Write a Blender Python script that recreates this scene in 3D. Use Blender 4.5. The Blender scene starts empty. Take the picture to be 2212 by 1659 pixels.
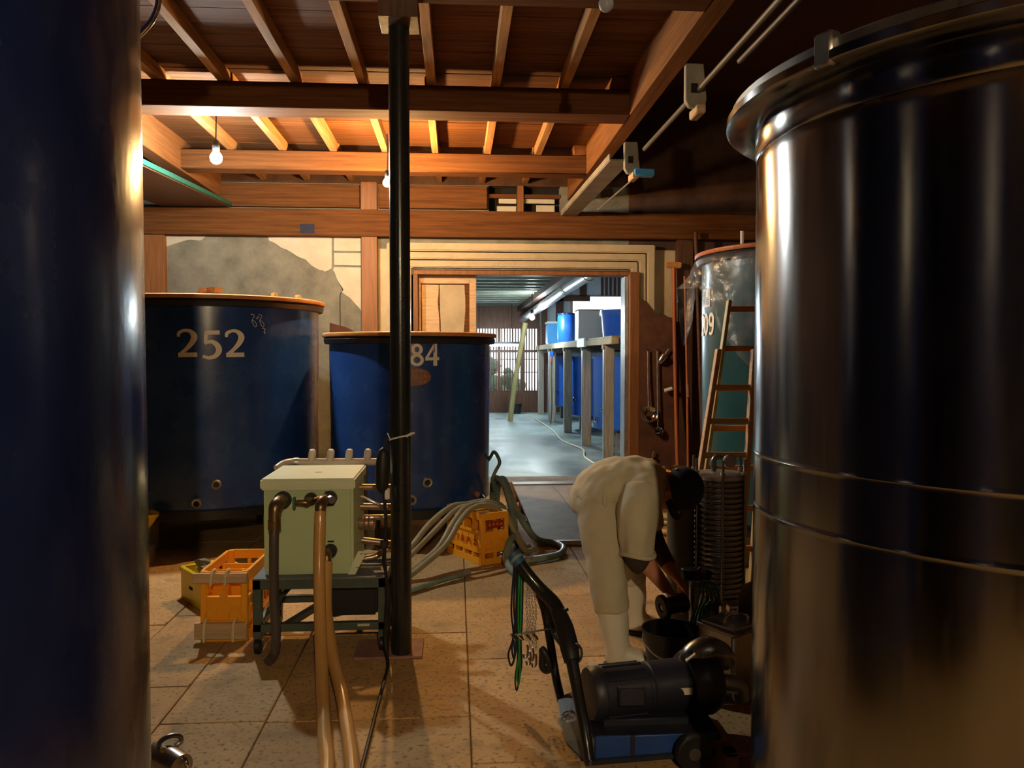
import bpy, bmesh, math, random
from mathutils import Vector, Matrix, noise
random.seed(7)
R = math.radians
scn = bpy.context.scene
COL = scn.collection

# ------------------------------------------------------------------ camera, sky, exposure
cam = bpy.data.cameras.new('camera')
cam.sensor_fit = 'HORIZONTAL'; cam.sensor_width = 36.0
cam.lens = 36.0 * 1750.0 / 2212.0
cam.clip_start = 0.05; cam.clip_end = 200
camo = bpy.data.objects.new('camera', cam); COL.objects.link(camo)
camo.location = (0, 0, 1.5)
camo.rotation_euler = (R(90 - 1.95), 0, R(-3.955))
scn.camera = camo

world = bpy.data.worlds.new('overcast_sky'); scn.world = world
world.use_nodes = True
wb = world.node_tree.nodes['Background']
wb.inputs['Color'].default_value = (0.72, 0.86, 1.0, 1); wb.inputs['Strength'].default_value = 4.5

vs = scn.view_settings
vs.view_transform = 'Standard'; vs.look = 'None'; vs.gamma = 1.0
vs.use_curve_mapping = False; vs.exposure = 0.0
scn.cycles.max_bounces = 6; scn.cycles.diffuse_bounces = 3; scn.cycles.glossy_bounces = 4
scn.cycles.transparent_max_bounces = 8
scn.cycles.use_light_tree = False
scn.cycles.sample_clamp_indirect = 6.0
scn.cycles.caustics_reflective = False; scn.cycles.caustics_refractive = False

WARM = (1.0, 0.56, 0.20); COOL = (0.82, 0.97, 1.0); WHITE = (0.96, 1.0, 0.93); PALEWARM = (1.0, 0.75, 0.43)
BULB_W = 215.0; WHITE_W = 175.0; REAR_W = 330.0; HALL_W = 130.0; TUBE_W = 70.0

# ------------------------------------------------------------------ materials
MATS = {}
def mat(name, c1, c2=None, rough=0.5, metal=0.0, nscale=6.0, stretch=(1, 1, 1), contrast=(0.35, 0.65), bump=0.0, bscale=None,
        rand=0.0, spec=0.5, trans=0.0, alpha=1.0, emit=None, estr=0.0, coat=0.0, rvar=0.0, sss=0.0, detail=6.0, ior=1.45):
    m = bpy.data.materials.new(name); m.use_nodes = True
    nt = m.node_tree; N = nt.nodes; L = nt.links
    b = N['Principled BSDF']
    b.inputs['Roughness'].default_value = rough; b.inputs['Metallic'].default_value = metal
    b.inputs['Specular IOR Level'].default_value = spec
    b.inputs['Transmission Weight'].default_value = trans; b.inputs['Alpha'].default_value = alpha
    b.inputs['Coat Weight'].default_value = coat; b.inputs['IOR'].default_value = ior
    b.inputs['Coat Roughness'].default_value = 0.12
    if sss:
        b.inputs['Subsurface Weight'].default_value = sss; b.inputs['Subsurface Radius'].default_value = (0.02, 0.01, 0.005)
    if emit:
        b.inputs['Emission Color'].default_value = (*emit, 1); b.inputs['Emission Strength'].default_value = estr
    col = None
    if c2 is None:
        b.inputs['Base Color'].default_value = (*c1, 1)
    if c2 is not None or bump or rvar:
        tc = N.new('ShaderNodeTexCoord'); mp = N.new('ShaderNodeMapping')
        mp.inputs['Scale'].default_value = stretch
        L.new(tc.outputs['Object'], mp.inputs['Vector'])
        nz = N.new('ShaderNodeTexNoise'); nz.inputs['Scale'].default_value = nscale; nz.inputs['Detail'].default_value = detail
        nz.inputs['Roughness'].default_value = 0.62
        L.new(mp.outputs[0], nz.inputs['Vector'])
        rp = N.new('ShaderNodeMapRange'); rp.inputs['From Min'].default_value = contrast[0]; rp.inputs['From Max'].default_value = contrast[1]
        L.new(nz.outputs['Fac'], rp.inputs['Value'])
        if c2 is not None:
            mx = N.new('ShaderNodeMix'); mx.data_type = 'RGBA'
            mx.inputs['A'].default_value = (*c1, 1); mx.inputs['B'].default_value = (*c2, 1)
            L.new(rp.outputs[0], mx.inputs['Factor']); col = mx.outputs['Result']
            L.new(col, b.inputs['Base Color'])
        if rvar:
            rr = N.new('ShaderNodeMapRange'); rr.inputs['To Min'].default_value = max(0.02, rough - rvar); rr.inputs['To Max'].default_value = rough + rvar
            L.new(rp.outputs[0], rr.inputs['Value']); L.new(rr.outputs[0], b.inputs['Roughness'])
        if bump:
            bz = nz
            if bscale:
                bz = N.new('ShaderNodeTexNoise'); bz.inputs['Scale'].default_value = bscale; bz.inputs['Detail'].default_value = 4
                L.new(mp.outputs[0], bz.inputs['Vector'])
            bp = N.new('ShaderNodeBump'); bp.inputs['Strength'].default_value = bump; bp.inputs['Distance'].default_value = 0.01
            L.new(bz.outputs['Fac'], bp.inputs['Height']); L.new(bp.outputs[0], b.inputs['Normal'])
    if rand and col is not None:
        oi = N.new('ShaderNodeObjectInfo'); mr = N.new('ShaderNodeMapRange')
        mr.inputs['To Min'].default_value = 1 - rand; mr.inputs['To Max'].default_value = 1 + rand
        L.new(oi.outputs['Random'], mr.inputs['Value'])
        hs = N.new('ShaderNodeHueSaturation'); L.new(mr.outputs[0], hs.inputs['Value']); L.new(col, hs.inputs['Color'])
        L.new(hs.outputs[0], b.inputs['Base Color'])
    MATS[name] = m
    return m

mat('beam_wood', (0.090, 0.032, 0.009), (0.165, 0.064, 0.019), rough=0.85, spec=0.2, nscale=7, stretch=(0.25, 6, 6), bump=0.25, rand=0.08)
mat('beam_wood_y', (0.16, 0.062, 0.018), (0.26, 0.108, 0.034), rough=0.85, spec=0.2, nscale=7, stretch=(6, 0.25, 6), bump=0.25, rand=0.08)
mat('joist_wood', (0.27, 0.13, 0.048), (0.42, 0.225, 0.09), rough=0.85, spec=0.2, nscale=7, stretch=(6, 0.3, 6), bump=0.2, rand=0.18)
mat('board_wood', (0.075, 0.027, 0.008), (0.155, 0.062, 0.020), rough=0.85, spec=0.2, nscale=6, stretch=(0.25, 7, 7), bump=0.2, rand=0.16)
mat('post_wood', (0.17, 0.062, 0.017), (0.26, 0.105, 0.032), rough=0.55, nscale=7, stretch=(6, 6, 0.3), bump=0.2, rand=0.1)
mat('dark_wood', (0.055, 0.022, 0.012), (0.12, 0.05, 0.026), rough=0.55, nscale=7, stretch=(6, 6, 0.4), bump=0.25, rand=0.15)
mat('red_wood', (0.34, 0.085, 0.025), (0.48, 0.15, 0.045), rough=0.5, nscale=9, stretch=(6, 6, 0.3), bump=0.1)
mat('pale_wood', (0.52, 0.33, 0.18), (0.68, 0.47, 0.28), rough=0.6, nscale=9, stretch=(0.5, 6, 6), bump=0.15, rand=0.1)
mat('grey_wood', (0.30, 0.25, 0.19), (0.46, 0.40, 0.32), rough=0.7, nscale=8, stretch=(5, 5, 0.4), bump=0.2, rand=0.12)
mat('grey_board', (0.22, 0.20, 0.16), (0.34, 0.31, 0.25), rough=0.6, nscale=5, bump=0.1)
mat('hall_joist', (0.09, 0.10, 0.075), (0.17, 0.18, 0.14), rough=0.22, nscale=8, stretch=(0.5, 6, 6), rand=0.1)
mat('plaster', (0.46, 0.42, 0.32), (0.58, 0.53, 0.42), rough=0.85, nscale=3.5, bump=0.15, bscale=40)
mat('plaster_cream', (0.44, 0.36, 0.23), (0.54, 0.45, 0.30), rough=0.8, nscale=5, bump=0.1, bscale=40)
mat('undercoat', (0.13, 0.125, 0.10), (0.25, 0.24, 0.19), rough=0.95, nscale=5, contrast=(0.3, 0.7), bump=0.5, bscale=28, detail=9)
mat('clay', (0.070, 0.026, 0.014), (0.13, 0.052, 0.026), rough=0.9, nscale=4, bump=0.4, bscale=18)
mat('hall_wall', (0.50, 0.55, 0.62), (0.62, 0.67, 0.74), rough=0.8, nscale=3, bump=0.1)
mat('dark_brown_wall', (0.045, 0.022, 0.016), (0.10, 0.05, 0.032), rough=0.85, nscale=3, bump=0.3, bscale=12)  # mottled dark brown for outer walls, right of back wall, beam fascia
mat('black_gap', (0.012, 0.010, 0.009), rough=0.9)
mat('crack_dark', (0.05, 0.04, 0.03), rough=0.9)
mat('concrete', (0.20, 0.18, 0.15), (0.32, 0.29, 0.25), rough=0.85, nscale=9, bump=0.3, bscale=30)
mat('hall_floor', (0.10, 0.155, 0.15), (0.42, 0.54, 0.52), rough=0.45, nscale=1.3, stretch=(1, 0.6, 1), contrast=(0.35, 0.62), bump=0.06, bscale=30, rvar=0.12)
mat('grout', (0.14, 0.085, 0.04), (0.20, 0.125, 0.06), rough=0.9, nscale=8)
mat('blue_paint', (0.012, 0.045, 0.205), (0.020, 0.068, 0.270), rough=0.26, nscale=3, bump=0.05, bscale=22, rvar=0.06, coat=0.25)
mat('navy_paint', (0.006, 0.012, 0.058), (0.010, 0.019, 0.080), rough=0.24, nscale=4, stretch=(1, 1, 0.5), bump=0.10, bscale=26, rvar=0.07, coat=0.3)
mat('bright_blue', (0.010, 0.085, 0.46), (0.016, 0.12, 0.56), rough=0.3, nscale=3, coat=0.2)
mat('sky_blue', (0.05, 0.34, 0.78), (0.08, 0.42, 0.86), rough=0.4, nscale=3)
mat('teal_paint', (0.012, 0.060, 0.075), (0.02, 0.085, 0.10), rough=0.28, nscale=3, bump=0.05, bscale=20, coat=0.3)
mat('rim_rubber', (0.012, 0.012, 0.016), rough=0.45)
mat('rim_wood', (0.48, 0.19, 0.055), (0.62, 0.29, 0.10), rough=0.5, nscale=8, rand=0.05)
mat('lid_pale', (0.60, 0.52, 0.36), (0.70, 0.62, 0.46), rough=0.6, nscale=6)
mat('digit_cream', (0.84, 0.79, 0.70), (0.90, 0.86, 0.78), rough=0.5, nscale=14)
mat('emblem_brown', (0.20, 0.075, 0.035), (0.30, 0.13, 0.07), rough=0.45, nscale=40, contrast=(0.4, 0.6))
mat('chalk', (0.55, 0.58, 0.62), rough=0.7)
mat('steel', (0.23, 0.23, 0.235), (0.31, 0.31, 0.315), rough=0.17, metal=1.0, nscale=2.5, stretch=(3, 3, 0.25), rvar=0.05, bump=0.06, bscale=1.6)
mat('steel_dark', (0.22, 0.21, 0.20), (0.33, 0.32, 0.31), rough=0.33, metal=1.0, nscale=5, rvar=0.08)
mat('chrome', (0.72, 0.70, 0.66), rough=0.10, metal=1.0)
mat('galv', (0.42, 0.42, 0.42), (0.56, 0.56, 0.55), rough=0.38, metal=0.9, nscale=12, rvar=0.08)
mat('copper_pipe', (0.40, 0.28, 0.20), (0.55, 0.40, 0.29), rough=0.35, metal=0.7, nscale=9)
mat('pvc_pipe', (0.52, 0.44, 0.40), (0.66, 0.56, 0.50), rough=0.32, nscale=9)
mat('bronze', (0.16, 0.10, 0.05), (0.28, 0.18, 0.09), rough=0.35, metal=0.8, nscale=14)
mat('black_steel', (0.010, 0.011, 0.010), (0.018, 0.018, 0.016), rough=0.25, nscale=5, coat=0.2)
mat('black_rubber', (0.012, 0.012, 0.013), rough=0.5)
mat('rust_plate', (0.26, 0.12, 0.10), (0.40, 0.20, 0.16), rough=0.6, nscale=9, bump=0.1)
mat('mint_metal', (0.50, 0.62, 0.36), (0.56, 0.68, 0.41), rough=0.38, nscale=3)
mat('mint_lid', (0.72, 0.78, 0.56), (0.78, 0.84, 0.62), rough=0.4, nscale=3)
mat('cart_green', (0.055, 0.075, 0.062), (0.085, 0.11, 0.09), rough=0.45, nscale=7)
mat('label_cream', (0.62, 0.60, 0.44), rough=0.6)
mat('amber_hose', (0.70, 0.38, 0.11), (0.80, 0.46, 0.15), rough=0.28, nscale=5, trans=0.25, coat=0.3)
mat('dark_hose', (0.085, 0.062, 0.055), rough=0.4)
mat('beige_hose', (0.28, 0.235, 0.135), (0.37, 0.31, 0.19), rough=0.4, nscale=8)
mat('green_hose', (0.16, 0.23, 0.19), (0.24, 0.32, 0.27), rough=0.35, nscale=8, coat=0.2)
mat('cream_hose', (0.60, 0.54, 0.40), (0.70, 0.64, 0.48), rough=0.4, nscale=8)
mat('orange_plastic', (0.92, 0.36, 0.012), (0.96, 0.42, 0.02), rough=0.38, nscale=3)
mat('yellow_plastic', (0.82, 0.62, 0.02), (0.88, 0.70, 0.03), rough=0.4, nscale=3)
mat('red_print', (0.30, 0.012, 0.012), rough=0.5)
mat('strap_cream', (0.74, 0.66, 0.38), rough=0.5)
mat('white_plastic', (0.74, 0.74, 0.72), rough=0.4)
mat('cloth_beige', (0.50, 0.44, 0.31), (0.57, 0.51, 0.37), rough=0.85, nscale=6, bump=0.25, bscale=14)
mat('cloth_trouser', (0.52, 0.46, 0.33), (0.58, 0.52, 0.38), rough=0.85, nscale=6, bump=0.25, bscale=14)
mat('boot_white', (0.66, 0.62, 0.52), (0.74, 0.70, 0.60), rough=0.4, nscale=5)
mat('sole_dark', (0.05, 0.045, 0.04), rough=0.7)
mat('skin', (0.50, 0.20, 0.13), (0.58, 0.26, 0.17), rough=0.5, nscale=9, sss=0.1)
mat('cap_navy', (0.012, 0.014, 0.035), (0.018, 0.02, 0.045), rough=0.8, nscale=20)
mat('cuff_dark', (0.045, 0.030, 0.022), rough=0.8)
mat('gold', (0.72, 0.42, 0.05), rough=0.5)
mat('hair_black', (0.012, 0.010, 0.009), rough=0.6)
mat('pump_navy', (0.012, 0.014, 0.026), (0.020, 0.022, 0.038), rough=0.45, nscale=8, bump=0.1, bscale=40)
mat('pump_blue', (0.012, 0.05, 0.22), (0.02, 0.07, 0.27), rough=0.4, nscale=6)
mat('plate_blue', (0.12, 0.14, 0.17), (0.19, 0.22, 0.25), rough=0.45, nscale=7)
mat('drum_grey', (0.075, 0.070, 0.055), (0.11, 0.10, 0.08), rough=0.5, nscale=4)
mat('bucket_black', (0.014, 0.014, 0.016), rough=0.4)
mat('cord_navy', (0.012, 0.016, 0.035), rough=0.7)
mat('cord_green', (0.03, 0.28, 0.05), rough=0.6)
mat('cord_blue', (0.02, 0.10, 0.22), rough=0.5)
mat('cable_green', (0.05, 0.20, 0.12), rough=0.5)
mat('green_edge', (0.010, 0.085, 0.062), (0.020, 0.12, 0.09), rough=0.5, nscale=6)
mat('bamboo', (0.36, 0.30, 0.12), (0.50, 0.42, 0.18), rough=0.5, nscale=6, stretch=(3, 3, 0.6))
mat('shrub', (0.03, 0.06, 0.03), (0.07, 0.11, 0.05), rough=0.8, nscale=8)
mat('outside_ground', (0.34, 0.34, 0.33), (0.42, 0.42, 0.40), rough=0.9, nscale=3)
mat('bulb_off', (0.55, 0.58, 0.65), rough=0.15, trans=0.3)
mat('tin_white', (0.62, 0.64, 0.66), rough=0.4)

def bulb_mat(name, color, watts, radius):
    m = bpy.data.materials.new(name); m.use_nodes = True
    nt = m.node_tree; nt.nodes.clear()
    e = nt.nodes.new('ShaderNodeEmission'); o = nt.nodes.new('ShaderNodeOutputMaterial')
    e.inputs['Color'].default_value = (*color, 1)
    e.inputs['Strength'].default_value = watts / (4 * math.pi * math.pi * radius * radius)
    nt.links.new(e.outputs[0], o.inputs['Surface']); MATS[name] = m
def tube_mat(name, color, watts, radius, length):
    bulb_mat(name, color, 1.0, 1.0)
    MATS[name].node_tree.nodes['Emission'].inputs['Strength'].default_value = watts / (2 * math.pi * radius * length * math.pi)

def stone_mat():
    m = mat('stone', (0.42, 0.255, 0.098), (0.57, 0.365, 0.158), rough=0.72, nscale=2.2, contrast=(0.3, 0.7), rand=0.10, detail=8)
    nt = m.node_tree; N = nt.nodes; L = nt.links; b = N['Principled BSDF']
    src = b.inputs['Base Color'].links[0].from_socket
    tc = N['Texture Coordinate']
    v = N.new('ShaderNodeTexNoise'); v.inputs['Scale'].default_value = 48; v.inputs['Detail'].default_value = 3
    L.new(tc.outputs['Object'], v.inputs['Vector'])
    r = N.new('ShaderNodeMapRange'); r.inputs['From Min'].default_value = 0.55; r.inputs['From Max'].default_value = 0.66; r.inputs['To Max'].default_value = 0.85
    L.new(v.outputs['Fac'], r.inputs['Value'])
    big = N.new('ShaderNodeTexNoise'); big.inputs['Scale'].default_value = 7; big.inputs['Detail'].default_value = 5
    L.new(tc.outputs['Object'], big.inputs['Vector'])
    r2 = N.new('ShaderNodeMapRange'); r2.inputs['From Min'].default_value = 0.54; r2.inputs['From Max'].default_value = 0.76; r2.inputs['To Max'].default_value = 0.7
    L.new(big.outputs['Fac'], r2.inputs['Value'])
    mxm = N.new('ShaderNodeMath'); mxm.operation = 'MAXIMUM'; L.new(r.outputs[0], mxm.inputs[0]); L.new(r2.outputs[0], mxm.inputs[1])
    mx = N.new('ShaderNodeMix'); mx.data_type = 'RGBA'; mx.inputs['B'].default_value = (0.20, 0.125, 0.06, 1)
    L.new(mxm.outputs[0], mx.inputs['Factor']); L.new(src, mx.inputs['A']); L.new(mx.outputs['Result'], b.inputs['Base Color'])
    bp = N.new('ShaderNodeBump'); bp.inputs['Strength'].default_value = 0.35; bp.inputs['Distance'].default_value = 0.004
    L.new(v.outputs['Fac'], bp.inputs['Height']); L.new(bp.outputs[0], b.inputs['Normal'])
stone_mat()
def brushed(name, amount):
    nt = MATS[name].node_tree; b = nt.nodes['Principled BSDF']; b.inputs['Anisotropic'].default_value = amount; b.inputs['Anisotropic Rotation'].default_value = 0.25
    t = nt.nodes.new('ShaderNodeTangent'); t.direction_type = 'RADIAL'; t.axis = 'Z'; nt.links.new(t.outputs[0], b.inputs['Tangent'])
brushed('steel', 0.75)

def sheet_mat():
    m = bpy.data.materials.new('poly_sheet'); m.use_nodes = True; nt = m.node_tree; N = nt.nodes; L = nt.links
    b = N['Principled BSDF']; b.inputs['Base Color'].default_value = (0.36, 0.37, 0.42, 1); b.inputs['Roughness'].default_value = 0.16
    b.inputs['Specular IOR Level'].default_value = 0.8
    tc = N.new('ShaderNodeTexCoord'); n = N.new('ShaderNodeTexNoise'); n.inputs['Scale'].default_value = 9; n.inputs['Detail'].default_value = 5
    L.new(tc.outputs['Object'], n.inputs['Vector'])
    r = N.new('ShaderNodeMapRange'); r.inputs['From Min'].default_value = 0.35; r.inputs['From Max'].default_value = 0.7
    r.inputs['To Min'].default_value = 0.04; r.inputs['To Max'].default_value = 0.22
    L.new(n.outputs['Fac'], r.inputs['Value']); L.new(r.outputs[0], b.inputs['Alpha'])
    bp = N.new('ShaderNodeBump'); bp.inputs['Strength'].default_value = 0.7; bp.inputs['Distance'].default_value = 0.03
    L.new(n.outputs['Fac'], bp.inputs['Height']); L.new(bp.outputs[0], b.inputs['Normal'])
    MATS['poly_sheet'] = m
sheet_mat()

# ------------------------------------------------------------------ mesh helpers
def V(*a): return Vector(a[0] if len(a) == 1 else a)
def catmull(pts, k=6, closed=False):
    P = [Vector(p) for p in pts]; n = len(P); out = []
    if n < 3 and not closed: return P
    rng = range(n) if closed else range(n - 1)
    for i in rng:
        p0 = P[(i - 1) % n] if (closed or i > 0) else P[0] * 2 - P[1]
        p1 = P[i]; p2 = P[(i + 1) % n]
        p3 = P[(i + 2) % n] if (closed or i + 2 < n) else P[-1] * 2 - P[-2]
        for s in range(k):
            t = s / k
            out.append(0.5 * ((2 * p1) + (-p0 + p2) * t + (2 * p0 - 5 * p1 + 4 * p2 - p3) * t * t + (-p0 + 3 * p1 - 3 * p2 + p3) * t ** 3))
    if not closed: out.append(P[-1])
    return out

class MB:
    def __init__(s): s.v = []; s.f = []
    def add(s, vs, fs):
        o = len(s.v); s.v += [tuple(x) for x in vs]; s.f += [tuple(i + o for i in f) for f in fs]; return s
    def box(s, x0, x1, y0, y1, z0, z1):
        return s.add([(x, y, z) for z in (z0, z1) for y in (y0, y1) for x in (x0, x1)],
                     [(0, 2, 3, 1), (4, 5, 7, 6), (0, 1, 5, 4), (2, 6, 7, 3), (0, 4, 6, 2), (1, 3, 7, 5)])
    def boxm(s, size, M):
        a, b, c = size[0] / 2, size[1] / 2, size[2] / 2
        vs = [M @ V(x, y, z) for z in (-c, c) for y in (-b, b) for x in (-a, a)]
        return s.add(vs, [(0, 2, 3, 1), (4, 5, 7, 6), (0, 1, 5, 4), (2, 6, 7, 3), (0, 4, 6, 2), (1, 3, 7, 5)])
    def bar(s, p0, p1, w, h, upv=(0, 0, 1)):
        p0, p1 = V(p0), V(p1); d = (p1 - p0); L = d.length; d.normalize(); u = V(upv)
        x = d.cross(u)
        if x.length < 1e-5: x = d.cross(V(1, 0, 0))
        x.normalize(); z = x.cross(d)
        M = Matrix((x, d, z)).transposed().to_4x4(); M.translation = (p0 + p1) / 2
        return s.boxm((w, L, h), M)
    def tube(s, pts, r, n=10, k=0, closed=False, cap=True, side=None, ell=None):
        """swept tube; r number or list; ell = list of (ra, rb) with ra along side"""
        P = catmull(pts, k, closed) if k else [V(p) for p in pts]
        m = len(P); base = len(pts)
        def interp(lst, i):
            if m == base: return lst[i]
            t = i / k; a = min(int(t), base - 1); b2 = (a + 1) % base if closed else min(a + 1, base - 1); w = t - int(t)
            return lst[a] * (1 - w) + lst[b2] * w
        rings = []; prev = None
        for i in range(m):
            if closed: t = P[(i + 1) % m] - P[i - 1]
            else: t = P[min(i + 1, m - 1)] - P[max(i - 1, 0)]
            t.normalize()
            if side is not None:
                x = V(side) - t * t.dot(V(side))
            elif prev is None:
                x = t.cross(V(0, 0, 1)) if abs(t.z) < 0.9 else t.cross(V(1, 0, 0))
            else:
                x = prev - t * t.dot(prev)
            x.normalize(); prev = x; y = t.cross(x)
            if ell: ra = interp([e[0] for e in ell], i); rb = interp([e[1] for e in ell], i)
            else: ra = rb = (interp(list(r), i) if isinstance(r, (list, tuple)) else r)
            rings.append([P[i] + x * (ra * math.cos(2 * math.pi * j / n)) + y * (rb * math.sin(2 * math.pi * j / n)) for j in range(n)])
        o = len(s.v)
        for rg in rings: s.v += [tuple(p) for p in rg]
        for i in range(m if closed else m - 1):
            a = o + i * n; b2 = o + ((i + 1) % m) * n
            for j in range(n): s.f.append((a + j, a + (j + 1) % n, b2 + (j + 1) % n, b2 + j))
        if cap and not closed:
            s.f.append(tuple(o + j for j in reversed(range(n)))); s.f.append(tuple(o + (m - 1) * n + j for j in range(n)))
        return s
    def cyl(s, p0, p1, r0, r1=None, n=20, cap=True):
        return s.tube([p0, p1], [r0, r0 if r1 is None else r1], n=n, cap=cap)
    def lathe(s, prof, n=48, c=(0, 0, 0), M=None, closed=False):
        """profile [(r, z)] about z"""
        o = len(s.v); c = V(c); m = len(prof)
        for r, z in prof:
            for j in range(n):
                a = 2 * math.pi * j / n; p = V(r * math.cos(a), r * math.sin(a), z)
                p = (M @ p) if M else p + c
                s.v.append(tuple(p))
        for i in range(m if closed else m - 1):
            a = o + i * n; b = o + ((i + 1) % m) * n
            for j in range(n): s.f.append((a + j, a + (j + 1) % n, b + (j + 1) % n, b + j))
        if not closed:
            if prof[0][0] > 1e-6: s.f.append(tuple(o + j for j in reversed(range(n))))
            if prof[-1][0] > 1e-6: s.f.append(tuple(o + (m - 1) * n + j for j in range(n)))
        return s
    def ball(s, c, r, sc=(1, 1, 1), n=20, m=12, M=None):
        prof = [(max(1e-4, r * math.sin(math.pi * i / m)), -r * math.cos(math.pi * i / m)) for i in range(m + 1)]
        T = Matrix.Translation(V(c)) @ (M or Matrix.Identity(4)) @ Matrix.Diagonal((*sc, 1))
        return s.lathe(prof, n, M=T)
    def prism(s, poly, t, axis='y', o=0.0):
        """poly of 2-d points; axis y: (x,z) extruded y=o..o+t; axis z: (x,y) ; axis x: (y,z)"""
        f = {'y': lambda p, d: (p[0], d, p[1]), 'z': lambda p, d: (p[0], p[1], d), 'x': lambda p, d: (d, p[0], p[1])}[axis]
        n = len(poly)
        vs = [f(p, o) for p in poly] + [f(p, o + t) for p in poly]
        fs = [tuple(range(n)), tuple(reversed(range(n, 2 * n)))] + [(i, i + n, (i + 1) % n + n, (i + 1) % n) for i in range(n)]
        return s.add(vs, fs)

XF = {}
def empty(name, loc=(0, 0, 0), rz=0.0):
    o = bpy.data.objects.new(name, None); COL.objects.link(o); o.location = loc; o.rotation_euler = (0, 0, rz)
    o.empty_display_size = 0.1
    XF[o.name] = Matrix.Translation(V(loc)) @ Matrix.Rotation(rz, 4, 'Z'); return o
def tag(o, label=None, cat=None, group=None, kind=None):
    if label: o['label'] = label
    if cat: o['category'] = cat
    if group: o['group'] = group
    if kind: o['kind'] = kind
    return o
def thing(name, label, cat, loc=(0, 0, 0), rz=0.0, group=None):
    return tag(empty(name, loc, rz), label, cat, group)
def obj(name, mb, m, parent=None, world=False, bevel=0.0, smooth=40, seg=1):
    if isinstance(mb, bpy.types.Mesh):
        me = mb
    else:
        vs = mb.v
        if world and parent is not None:
            inv = XF[parent.name].inverted(); vs = [tuple(inv @ V(p)) for p in vs]
        me = bpy.data.meshes.new(name); me.from_pydata(vs, [], mb.f)
        bm = bmesh.new(); bm.from_mesh(me)
        bmesh.ops.recalc_face_normals(bm, faces=bm.faces)
        if bevel:
            es = [e for e in bm.edges if e.is_manifold and e.calc_face_angle(0) > 0.6]
            bmesh.ops.bevel(bm, geom=es, offset=bevel, segments=seg, affect='EDGES', clamp_overlap=True)
        bm.to_mesh(me); bm.free()
        if smooth:
            me.polygons.foreach_set('use_smooth', [True] * len(me.polygons)); me.set_sharp_from_angle(angle=R(smooth))
        me.update()
    if m and not me.materials: me.materials.append(MATS[m])
    o = bpy.data.objects.new(name, me); COL.objects.link(o)
    if parent is not None:
        o.parent = parent; XF[o.name] = XF[parent.name]
    else:
        XF[o.name] = Matrix.Identity(4)
    return o
def solo(name, mb, m, label, cat, base=(0, 0, 0), group=None, **k):
    """a thing that is one mesh, given in world coordinates; its origin goes to base"""
    b = V(base); mb.v = [tuple(V(p) - b) for p in mb.v]
    o = obj(name, mb, m, None, **k); o.location = b; XF[o.name] = Matrix.Translation(b)
    return tag(o, label, cat, group)
def fuse(mb, voxel, smooth_it=6, disp=None):
    """one continuous surface from overlapping closed pieces"""
    me = bpy.data.meshes.new('fused'); me.from_pydata(mb.v, [], mb.f)
    bm = bmesh.new(); bm.from_mesh(me); bmesh.ops.recalc_face_normals(bm, faces=bm.faces); bm.to_mesh(me); bm.free()
    o = bpy.data.objects.new('fused', me); COL.objects.link(o)
    rm = o.modifiers.new('r', 'REMESH'); rm.mode = 'VOXEL'; rm.voxel_size = voxel
    sm = o.modifiers.new('s', 'SMOOTH'); sm.factor = 0.5; sm.iterations = smooth_it
    dg = bpy.context.evaluated_depsgraph_get(); dg.update()
    out = bpy.data.meshes.new_from_object(o.evaluated_get(dg))
    bpy.data.objects.remove(o); bpy.data.meshes.remove(me)
    if disp:
        ns = [v.normal.copy() for v in out.vertices]
        for v, n in zip(out.vertices, ns): v.co = v.co + n * disp(v.co)
    out.polygons.foreach_set('use_smooth', [True] * len(out.polygons)); out.update()
    return out
def localise(me, T):
    me.transform(XF[T.name].inverted()); return me

# ------------------------------------------------------------------ floor
YW = 8.85                                  # face of the back wall
floor = tag(obj('floor', MB().box(-4.6, 4.8, -4.2, YW + 0.3, -0.12, -0.012), 'grout'), kind='structure')
edges = [-4.985, -4.145, -3.305, -2.465, -1.625, -1.215, -0.785, 0.055, 0.895, 1.735, 2.575, 3.415, 4.255, 4.8]
offs = [0.3, 0.75, 0.1, 0.55, 0.70, 0.33, 0.30, 0.90, 0.35, 0.8, 0.2, 0.6, 0.1]
for i in range(len(edges) - 1):
    y = -4.2 + (offs[i] - 1.0) * 1.03 if i != 6 else -4.2 - 0.705
    if i == 7: y = -4.2 - 0.068
    while y < YW:
        y0, y1 = max(y, -4.2), min(y + 1.03, YW + 0.02)
        if y1 - y0 > 0.05:
            g = 0.0022; x0, x1 = max(edges[i], -4.6) + g, edges[i + 1] - g
            dz = random.uniform(-0.0025, 0.001)
            obj('stone_slab', MB().box(x0, x1, y0 + g, y1 - g, -0.05, dz), 'stone', floor, bevel=0.004)
        y += 1.03

# ------------------------------------------------------------------ walls of the room
def struct(name, mb, m, **k): return tag(obj(name, mb, m, None, **k), kind='structure')
struct('wall_left', MB().box(-4.75, -4.6, -4.2, YW + 0.3, -0.1, 4.7), 'dark_brown_wall')
struct('wall_right', MB().box(4.8, 4.95, -4.2, YW + 0.3, -0.1, 4.7), 'dark_brown_wall')
struct('wall_front', MB().box(-4.75, 4.95, -4.35, -4.2, -0.1, 4.7), 'dark_brown_wall')

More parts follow.
